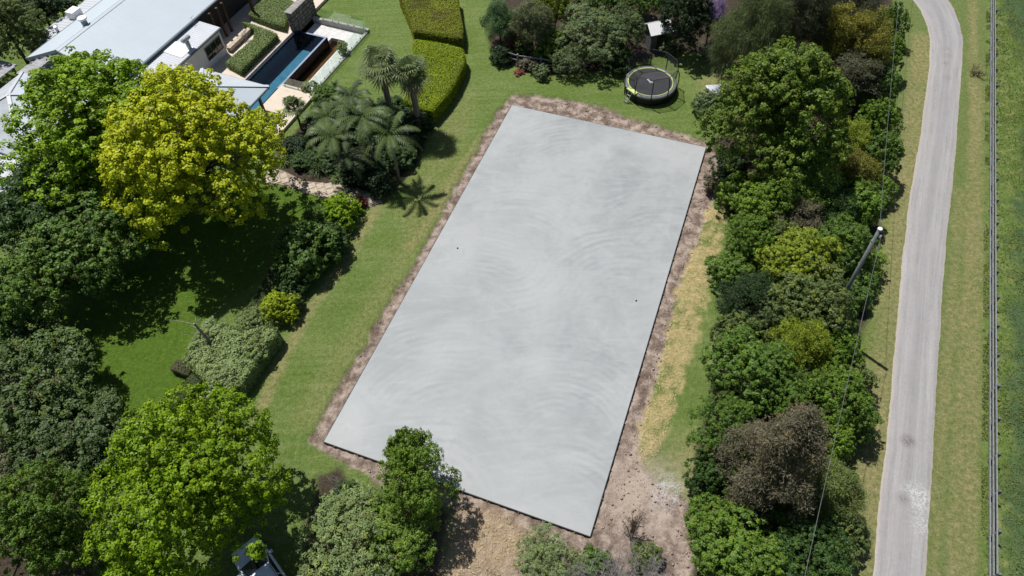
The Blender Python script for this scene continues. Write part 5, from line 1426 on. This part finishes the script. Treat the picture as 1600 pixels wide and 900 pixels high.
def fan_palm(label, px, py, h, L, nf, col, seed, group, r0=0.25, skirt=True):
    rr = random.Random(seed)
    top = g(px, py, h)
    b = np.array([top[0], top[1], 0])
    t = thing('fan_palm', label, 'palm', b, group)
    obj('trunk', MB().tube([b + [0, 0, -.1], b + [0.04, 0, h * .35], b + [0, .03, h * .7], top], [r0 * 1.1, r0, r0 * 1.05, r0 * .7], 9), 'palmtrunk', t, True)
    for k in range(nf + (10 if skirt else 0)):
        dead = k >= nf
        m = MB()
        az = 2.399 * k + rr.uniform(-.2, .2)
        el = rr.uniform(-.2, 1.2) if not dead else rr.uniform(-1.3, -.8)
        d = np.array([math.cos(az) * math.cos(el), math.sin(az) * math.cos(el), math.sin(el)])
        pl_ = L * rr.uniform(.22, .62) * (1 if not dead else .5)
        s0 = top - [0, 0, 0.15 if not dead else 0.5]
        hub = s0 + d * pl_ + [0, 0, -0.1 * pl_]
        m.tube([s0, hub], [0.025, 0.015], 4)
        side = np.cross(d, Z3); side /= np.linalg.norm(side)
        upv = np.cross(side, d)
        vs, fs = [], []
        nb = 15
        for j in range(nb):
            a = (j / (nb - 1) - .5) * 2 * 1.9
            dir_ = d * math.cos(a) + side * math.sin(a)
            ll = L * .55 * rr.uniform(.85, 1.1)
            o_ = len(vs)
            mid = hub + dir_ * ll * .55 + upv * .03
            pr = np.cross(dir_, upv); pr /= np.linalg.norm(pr)
            tip = hub + dir_ * ll + np.array([0, 0, -0.35 * ll])
            vs += [hub, mid + pr * .05, tip, mid - pr * .05]
            fs.append((o_, o_ + 1, o_ + 2, o_ + 3))
        m.add(vs, fs)
        o = obj('fan_leaf', m, 'palmleaf', t)
        kk = rr.uniform(.8, 1.2)
        c = COL[col] if not dead else (0.20, 0.145, 0.09)
        o.color = (c[0] * kk, c[1] * kk, c[2] * kk, 1)
    return t
def palmmat():
    m, nt, p = newmat('palmleaf')
    n = N(nt)
    oi = n.node('ShaderNodeObjectInfo')
    c = n.mix(1.0, oi.outputs['Color'], n.ramp(n.noise(6, 3, .6, n.geo()), [(0.3, (.75, .75, .75)), (0.7, (1.2, 1.2, 1.2))]), 'MULTIPLY')
    n.link(c, p.inputs['Base Color'])
    p.inputs['Roughness'].default_value = 0.5; p.inputs['Specular IOR Level'].default_value = 0.3
    return m
MAT['palmleaf'] = palmmat()
COL['palm'] = (0.078, 0.115, 0.030); COL['palmd'] = (0.058, 0.085, 0.030); COL['fan'] = (0.135, 0.175, 0.065); COL['yucca'] = (0.060, 0.095, 0.025); COL['flax'] = (0.135, 0.160, 0.085)
GP = 'palms of the bed between pool and slab'
fan_palm('tall fan palm standing before the lime hedge, left of its twin', 594, 100, 6.6, 2.1, 36, 'fan', 1, GP)
fan_palm('tall fan palm with grey shaggy trunk touching the lime hedge', 640, 114, 6.0, 2.0, 34, 'fan', 2, GP)
fan_palm('small slender fan palm on the cream pool deck corner', 458, 164, 2.6, 1.2, 22, 'fan', 3, GP, 0.1, False)
feather_palm('feather palm with arching fronds reaching over the path', 520, 214, 4.4, 2.9, 15, 'palm', 4, GP)
feather_palm('tallest feather palm in the middle of the palm bed', 566, 182, 5.8, 2.9, 16, 'palm', 5, GP)
feather_palm('feather palm at the lawn side of the bed below the fan palms', 608, 212, 5.0, 2.8, 15, 'palm', 6, GP)
feather_palm('low feather palm behind the bed next to the pool terrace', 548, 150, 3.0, 2.2, 13, 'palmd', 7, GP)
feather_palm('feather palm left of the tallest one, above the yucca', 510, 182, 3.4, 2.4, 14, 'palm', 17, GP)
feather_palm('feather palm right of the tallest one, under the fan palms', 590, 172, 3.6, 2.4, 14, 'palmd', 18, GP)
feather_palm('low dark feather palm drooping at the front of the bed', 545, 246, 2.6, 2.2, 12, 'palmd', 8, GP)

def spiky(name, label, px, py, h, n, L, w, col, seed, group=None, arch=0.5, cat='plant', trunk=0.0):
    rr = random.Random(seed)
    b = g(px, py, 0 if not trunk else trunk); base = np.array([b[0], b[1], 0])
    t = thing(name, label, cat, base, group)
    if trunk: obj('trunk', MB().tube([base + [0, 0, -.05], base + [0, 0, trunk]], [0.09, 0.07], 6), 'palmtrunk', t)
    m = MB()
    for k in range(n):
        az = rr.uniform(0, 2 * PI); el = rr.uniform(.25, 1.45)
        d = np.array([math.cos(az) * math.cos(el), math.sin(az) * math.cos(el), math.sin(el)])
        side = np.array([-math.sin(az), math.cos(az), 0])
        l = L * rr.uniform(.7, 1.15)
        o0 = base + [rr.uniform(-.15, .15) * L, rr.uniform(-.15, .15) * L, trunk]
        p1 = o0 + d * l * .55; p2 = o0 + d * l + np.array([math.cos(az) * .25 * l, math.sin(az) * .25 * l, -arch * l * math.cos(el)])
        m.add([o0 - side * w * .4, o0 + side * w * .4, p1 + side * w * .5, p1 - side * w * .5, p2], [(0, 1, 2, 3), (3, 2, 4)])
    o = obj('blades', m, 'palmleaf', t)
    o['kind'] = 'stuff'
    o.color = (*COL[col], 1)
    return t
spiky('yucca', 'spiky green yucca beside the deck fan palm', 486, 190, 1, 70, 1.1, .06, 'yucca', 1, trunk=0.8)
spiky('yucca', 'spiky yucca between feather palm and pool fence', 524, 138, 1, 60, 1.0, .06, 'yucca', 2, trunk=0.7)
spiky('yucca', 'spiky yucca at the near corner of the lime hedge', 648, 172, 1, 70, 1.1, .06, 'yucca', 3, trunk=0.6)
spiky('strap_leaf_clump', 'clump of strappy green leaves by the path, left of the palms', 498, 268, 1, 240, 1.25, .05, 'yucca', 4, arch=.8)
spiky('strap_leaf_clump', 'small strappy clump at the path beside the golden tree', 445, 256, 1, 160, 0.9, .05, 'olive', 5, arch=.8)
spiky('strap_leaf_clump', 'strappy clump at the right end of the path edge', 528, 282, 1, 140, 0.8, .05, 'olive', 6, arch=.8)
spiky('strap_leaf_clump', 'large pale flax clump at the top right of the trampoline lawn', 1128, 100, 1, 150, 1.7, .11, 'flax', 7, arch=.7)
spiky('strap_leaf_clump', 'pale flax clump behind the larger flax by the she-oak', 1112, 78, 1, 120, 1.5, .11, 'flax', 8, arch=.7)
spiky('broad_leaf_plant', 'bright broad-leaved plant below the fan palms at the lawn', 630, 216, 1, 22, 2.3, .34, 'green', 9, arch=.6)
spiky('broad_leaf_plant', 'broad yellow-green leaves below the dead stump', 512, 812, 1, 26, 0.8, .16, 'pale', 10, arch=.6)

# ================================================================== OBJECTS
# --- trampoline
tc = g(1016.5, 128, 0.9); tc = np.array([tc[0], tc[1], 0])
tr = thing('trampoline', 'round black trampoline with lime ring and safety net on the lawn', 'trampoline', tc)
RT = 2.25
obj('jumping_mat', MB().lathe([(0.001, 0.90), (1.95, 0.90), (1.95, 0.885), (0.001, 0.885)], tc, 48), 'blackmat', tr)
em = MB()
for pts in ([(-.3, .42), (-.12, .5), (-.02, .12), (.16, .02), (.3, -.28), (.12, -.1), (-.1, .0)], [(-.18, .0), (-.05, -.06), (.08, -.2), (-.06, -.16)]):
    em.add([(tc[0] + a, tc[1] + b, 0.906) for a, b in pts], [tuple(range(len(pts)))])
obj('emblem', em, 'lamp', tr)
obj('safety_pad', MB().lathe([(1.93, 0.92), (2.0, 0.955), (2.06, 0.955), (2.06, 0.93), (1.93, 0.89)], tc, 48, True), 'lime', tr, True)
obj('frame_pad', MB().lathe([(2.07, 0.94), (2.28, 0.93), (2.34, 0.86), (2.34, 0.74), (2.28, 0.74), (2.07, 0.86)], tc, 48, True), 'padgrey', tr, True)
sk = MB()
for k in range(48):
    a0, a1 = 2 * PI * k / 48, 2 * PI * (k + 1) / 48
    sk.add([(tc[0] + 2.26 * math.cos(a0), tc[1] + 2.26 * math.sin(a0), 0.78), (tc[0] + 2.26 * math.cos(a1), tc[1] + 2.26 * math.sin(a1), 0.78), (tc[0] + 2.24 * math.cos(a1), tc[1] + 2.24 * math.sin(a1), 0.06), (tc[0] + 2.24 * math.cos(a0), tc[1] + 2.24 * math.sin(a0), 0.06)], [(0, 1, 2, 3)])
obj('skirt', sk, 'black', tr)
NP = 10
tops = []
for k in range(NP):
    a = 2 * PI * k / NP + 0.18
    d = np.array([math.cos(a), math.sin(a), 0])
    top_ = tc + d * 2.22 + Z3 * 2.75
    tops.append(top_)
    obj('net_pole', MB().tube([tc + d * 2.36 + Z3 * 0.0, tc + d * 2.40 + Z3 * 0.9, tc + d * 2.46 + Z3 * 1.7, tc + d * 2.40 + Z3 * 2.4, top_], 0.045, 6), 'black', tr, True)
for k in range(NP):
    obj('top_rail', MB().tube([tops[k], tops[(k + 1) % NP]], 0.025, 5), 'black', tr)
    a, b = tops[k], tops[(k + 1) % NP]
    la = tc + (a - tc) * [.93, .93, 0] + Z3 * 0.95; lb = tc + (b - tc) * [.93, .93, 0] + Z3 * 0.95
    obj('net_panel', MB().add([la, lb, b - Z3 * .02, a - Z3 * .02], [(0, 1, 2, 3)]), 'net', tr)
for k in range(5):
    a = 2 * PI * k / 5 + 0.5
    d = np.array([math.cos(a), math.sin(a), 0])
    obj('leg', MB().tube([tc + d * 2.15 + Z3 * 0.8, tc + d * 2.15], 0.03, 6), 'steel', tr)
la_ = math.radians(214)
d = np.array([math.cos(la_), math.sin(la_), 0]); s_ = np.array([-d[1], d[0], 0])
obj('entry_pad', MB().box(tc + d * 2.2 + Z3 * 0.99, (0.2, 0.55, 0.05), (d, s_, Z3)), 'lime', tr)
lad = obj('ladder', MB().tube([tc + d * 2.42 + s_ * .2 + Z3 * .95, tc + d * 2.9 + s_ * .2], 0.03, 6).tube([tc + d * 2.42 - s_ * .2 + Z3 * .95, tc + d * 2.9 - s_ * .2], 0.03, 6), 'steel', tr)
for t_ in (.3, .62, .88):
    q = tc + d * (2.42 + .48 * t_) + Z3 * (.95 * (1 - t_))
    obj('rung', MB().box(q, (.05, .2, .02), (d, s_, Z3)), 'steel', lad)

# --- post and rail fence along the paddock
fence = thing('rail_fence', 'long weathered grey post and rail fence between road verge and paddock', 'fence', g(1541, 450, 0))
def fence_xy(y): return g(np.interp(y, [-80, 0, 450, 900, 960], [1546.5, 1545.5, 1542.5, 1541, 1541]), y, 0)
A = fence_xy(-80); B = fence_xy(960)
path = [fence_xy(y) for y in np.linspace(-80, 960, 60)]
cum = np.concatenate([[0], np.cumsum([np.linalg.norm(path[i + 1] - path[i]) for i in range(59)])])
def along(s): return np.array([np.interp(s, cum, [p[k] for p in path]) for k in range(3)])
sp = 2.42; npst = int(cum[-1] / sp)
pr_ = []
for k in range(npst + 1):
    p = along(k * sp); d = along(k * sp + .2) - along(k * sp - .2); d /= np.linalg.norm(d)
    right = np.array([d[1], -d[0], 0])
    if right[0] < 0: right = -right
    hgt = 1.28 + random.uniform(-.04, .05)
    c = p + right * 0.12
    o = obj('post', MB().box(c + Z3 * (hgt / 2 - .05), (.085, .065, hgt / 2 + .05), (right, d, Z3)).add([c + right * a + d * b + Z3 * z for a, b, z in ((-.085, -.065, hgt + .002), (.085, -.065, hgt + .002), (.085, .065, hgt + .002), (-.085, .065, hgt + .002), (0, 0, hgt + .05))], [(0, 1, 4), (1, 2, 4), (2, 3, 4), (3, 0, 4)]), 'weathered_dark', fence)
    pr_.append((p, right))
for k in range(npst):
    for z in (0.38, 0.76, 1.14):
        (a, ra), (b, rb) = pr_[k], pr_[k + 1]
        j = lambda: random.uniform(-.018, .018)
        dd = (b - a) / np.linalg.norm(b - a)
        obj('rail', MB().bar(a + dd * .006 + Z3 * (z + j()), b - dd * .006 + Z3 * (z + j()), 0.045, 0.13), 'weathered', fence)

# --- power pole and its wires
pb_ = g(1291, 512, 0); pt_ = g(1375, 358, 10.0)
pole = thing('power_pole', 'tall leaning grey timber power pole beside the road', 'pole', pb_)
obj('shaft', MB().tube([pb_ - Z3 * .2, pb_ + (pt_ - pb_) * .5, pt_], [0.16, 0.135, 0.11], 12), 'pole', pole, True)
obj('pole_cap', MB().lathe([(0.135, -.03), (0.135, 0.05), (0.02, 0.09)], pt_, 12), 'white', pole)
obj('insulator', MB().lathe([(0.05, 0), (0.07, .06), (0.05, .12), (0.07, .18), (0.03, .24)], pt_ + [0.1, -0.22, -0.5], 10), 'white', pole)
obj('bracket', MB().tube([pt_ + [0, 0, -.4], pt_ + [.12, -.26, -.42]], 0.03, 6), 'steel', pole)
obj('pole_band', MB().lathe([(0.14, -.03), (0.14, .03)], pb_ + (pt_ - pb_) * .9, 12), 'steel', pole)
def wire(label, a, b, sag, r=0.013):
    pts = [a + (b - a) * t - Z3 * sag * 4 * t * (1 - t) for t in np.linspace(0, 1, 25)]
    o = obj('power_wire', MB().tube(pts, r, 5, False), 'wire')
    return tag(o, label, 'wire')
wa = pt_ + [0, 0, -.05]
far_ = g(1398, 90, 9.6); dirf = (far_ - wa) / np.linalg.norm(far_ - wa)
wire('thin overhead wire from the pole top away along the tree belt', wa, wa + (far_ - wa) * 2.6 * np.array([1, 1, .4]) , 0.5)
near_ = g(1258, 895, 9.3)
wire('thin overhead wire from the pole top towards the bottom edge', pt_ + [0.1, -0.24, -.3], wa + (near_ - wa) * 1.7 * np.array([1, 1, .75]), 0.35)

# --- white car under the tree
def car(label, c, head):
    h = np.array([math.cos(head), math.sin(head), 0]); s = np.array([-h[1], h[0], 0])
    t = thing('car', label, 'car', c)
    W = 0.92
    def P(x, y, z): return c + h * x + s * y + Z3 * z
    # side profile of lower body: x, half width, z
    xs = [-2.25, -2.2, -1.7, 1.0, 1.55, 2.15, 2.28]
    zt = [0.62, 0.98, 1.02, 1.00, 0.96, 0.82, 0.62]
    ws = [0.80, 0.86, 0.92, 0.92, 0.90, 0.82, 0.74]
    m = MB(); vs = []
    for x, z, w in zip(xs, zt, ws):
        vs += [P(x, -w * .96, .28), P(x, -w, .6), P(x, -w * .97, z - .08), P(x, -w * .82, z), P(x, 0, z + .03), P(x, w * .82, z), P(x, w * .97, z - .08), P(x, w, .6), P(x, w * .96, .28)]
    k = 9
    fs = []
    for i in range(len(xs) - 1):
        for j in range(k - 1): fs.append((i * k + j, (i + 1) * k + j, (i + 1) * k + j + 1, i * k + j + 1))
        fs.append((i * k + k - 1, (i + 1) * k + k - 1, (i + 1) * k, i * k))
    fs += [tuple(range(k)), tuple((len(xs) - 1) * k + j for j in range(k))[::-1]]
    obj('body', m.add(vs, fs), 'carpaint', t, True)
    # roof
    m = MB(); vs = []
    for x, z, w in ((-1.75, 1.46, .60), (-1.2, 1.52, .66), (-.4, 1.55, .67), (.12, 1.50, .65)):
        vs += [P(x, -w, z - .04), P(x, -w * .85, z), P(x, 0, z + .03), P(x, w * .85, z), P(x, w, z - .04)]
    fs = [(i * 5 + j, (i + 1) * 5 + j, (i + 1) * 5 + j + 1, i * 5 + j + 1) for i in range(3) for j in range(4)]
    obj('roof', m.add(vs, fs), 'carpaint', t, True)
    obj('windscreen', MB().add([P(.14, -.63, 1.47), P(.14, .63, 1.47), P(1.0, .78, 1.02), P(1.0, -.78, 1.02), P(.14, 0, 1.53), P(1.06, 0, 1.04)], [(0, 4, 5, 3), (4, 1, 2, 5)]), 'glassdark', t)
    obj('rear_window', MB().add([P(-1.77, -.58, 1.43), P(-1.77, .58, 1.43), P(-2.12, .74, 1.02), P(-2.12, -.74, 1.02)], [(0, 1, 2, 3)]), 'glassdark', t)
    for sg in (-1, 1):
        obj('side_window', MB().add([P(-1.75, sg * .61, 1.42), P(.12, sg * .66, 1.46), P(.95, sg * .80, 1.0), P(-2.05, sg * .80, 1.0)], [(0, 1, 2, 3)]), 'glassdark', t)
        obj('pillar', MB().tube([P(.10, sg * .65, 1.49), P(.98, sg * .80, 1.01)], .035, 5), 'carpaint', t)
        obj('pillar', MB().tube([P(-.75, sg * .68, 1.49), P(-.75, sg * .83, 1.0)], .03, 5), 'carpaint', t)
        obj('pillar', MB().tube([P(-1.74, sg * .62, 1.44), P(-2.08, sg * .78, 1.01)], .05, 5), 'carpaint', t)
        obj('roof_rail', MB().tube([P(-1.6, sg * .6, 1.53), P(-1.5, sg * .6, 1.58), P(-.2, sg * .62, 1.60), P(-.05, sg * .62, 1.53)], .018, 5), 'frame', t)
        obj('side_mirror', MB().box(P(.72, sg * 1.0, 1.02), (.09, .1, .07), (h, s, Z3)), 'carpaint', t)
        obj('headlight', MB().box(P(2.08, sg * .62, .74), (.12, .16, .06), (h, s, Z3)), 'lamp', t)
        obj('tail_light', MB().box(P(-2.2, sg * .7, .86), (.06, .1, .1), (h, s, Z3)), 'red', t)
        for x in (-1.4, 1.45):
            ctr = P(x, sg * .84, .33)
            w_ = obj('wheel', MB().tube([ctr - s * .11, ctr + s * .11], .33, 18), 'rubber', t)
            obj('rim', MB().tube([ctr + s * sg * .105, ctr + s * sg * .118], .21, 14), 'steel', w_)
    return t
cc_ = g(403, 890, 1.5); hd = math.radians(130)
cc_ = cc_ - np.array([math.cos(hd), math.sin(hd), 0]) * 0.12
car('white car half hidden under the vivid green tree at the bottom edge', np.array([cc_[0], cc_[1], 0]), hd)

# --- small white shed in the garden
sp_ = g(1024, 70, 0) * [1, 1, 0]
sh_ = thing('garden_shed', 'small white-roofed shed half hidden among the garden trees', 'shed', sp_)
ca = np.array([math.cos(.25), math.sin(.25), 0]); cb = np.array([-ca[1], ca[0], 0])
obj('wall', MB().box(sp_ + Z3 * .85, (.95, .8, .9), (ca, cb, Z3)), 'weathered_dark', sh_)
rz_, ez_ = 2.5, 1.85
for sg, mt in ((-1, 'white'), (1, 'roof_grey')):
    e0 = sp_ - ca * 1.15 + cb * sg * 1.05 + Z3 * ez_; e1 = sp_ + ca * 1.15 + cb * sg * 1.05 + Z3 * ez_
    obj('roof_slope', ribbed(e0, e1, sp_ + ca * 1.15 + Z3 * rz_, sp_ - ca * 1.15 + Z3 * rz_, .3, .015), mt, sh_)
obj('gable', MB().plate([sp_ + ca * .96 - cb * .8 + Z3 * 1.75, sp_ + ca * .96 + cb * .8 + Z3 * 1.75, sp_ + ca * .96 + Z3 * 2.25], .02), 'weathered', sh_)
obj('door', MB().box(sp_ - cb * .81 + Z3 * .8, (.35, .02, .75), (ca, cb, Z3)), 'timber_dark', sh_)

# --- pale table by the big green tree
tz = 0.85
q1, q2, q3, q4 = g(1103, 134, tz), g(1136, 133, tz), g(1140, 149, tz), g(1113, 149, tz)
tb = thing('garden_table', 'pale grey flat tabletop with white rim poking out from under the big green tree', 'table', (q1 + q3) / 2 * [1, 1, 0])
MAT['tabletop'] = plain('tabletop', (0.52, 0.55, 0.60), 0.3, 0.5, var=0.06)
obj('tabletop', MB().plate([q4, q3, q2, q1], 0.03), 'tabletop', tb)
for a, b in ((q1, q2), (q2, q3), (q3, q4), (q4, q1)):
    obj('rim', MB().bar(a, b, 0.08, 0.07), 'white', tb)
for a in (q1, q2, q3, q4):
    p = a * .94 + (q1 + q3) / 2 * .06
    obj('leg', MB().bar([p[0], p[1], 0], [p[0], p[1], tz - .04], .06, .06), 'white', tb)

# --- garden fence in front of the garden
gfn = thing('garden_fence', 'low grey timber post and rail fence along the garden bushes', 'fence', g(882, 114, 0))
gp = [(776, 92), (809, 103), (845, 108), (882, 114), (912, 106), (940, 100), (968, 94)]
for i, p in enumerate(gp):
    q = g(*p)
    obj('post', MB().box(q + Z3 * .62, (.07, .07, .68)), 'weathered', gfn)
    if i:
        a = g(*gp[i - 1])
        for z in (.6, 1.12): obj('rail', MB().bar(a + Z3 * z, q + Z3 * z, .05, .12), 'weathered', gfn)

yb = g(867, 111, 0)
bk = thing('bucket', 'small bright yellow bucket by the garden fence', 'bucket', yb)
obj('shell', MB().lathe([(0.14, 0.0), (0.2, 0.38), (0.18, 0.38), (0.12, 0.03)], yb + Z3 * .02, 16), 'yellow', bk, True)
obj('handle', MB().tube([yb + [0.19 * math.cos(a), 0, .4 + .18 * math.sin(a)] for a in np.linspace(0, PI, 9)], .012, 5), 'steel', bk)

# --- two small dark stones on the slab, debris on the verge
for px, py, lb in ((715, 388, 'tiny dark stone on the left part of the slab'), (994, 470, 'tiny dark stone on the right part of the slab')):
    q = g(px, py, 0.06)
    o = obj('pebble', MB().lathe([(0.001, -.01), (.06, .0), (.07, .03), (.03, .06), (.001, .065)], q, 7), 'black')
    tag(o, lb, 'stone')
bare_shrub('dry_brush_heap', 'small heap of dry brush on the verge beside the rail fence', 1524, 118, 0.5, 0.9, 9, 'deadbrown', 9)
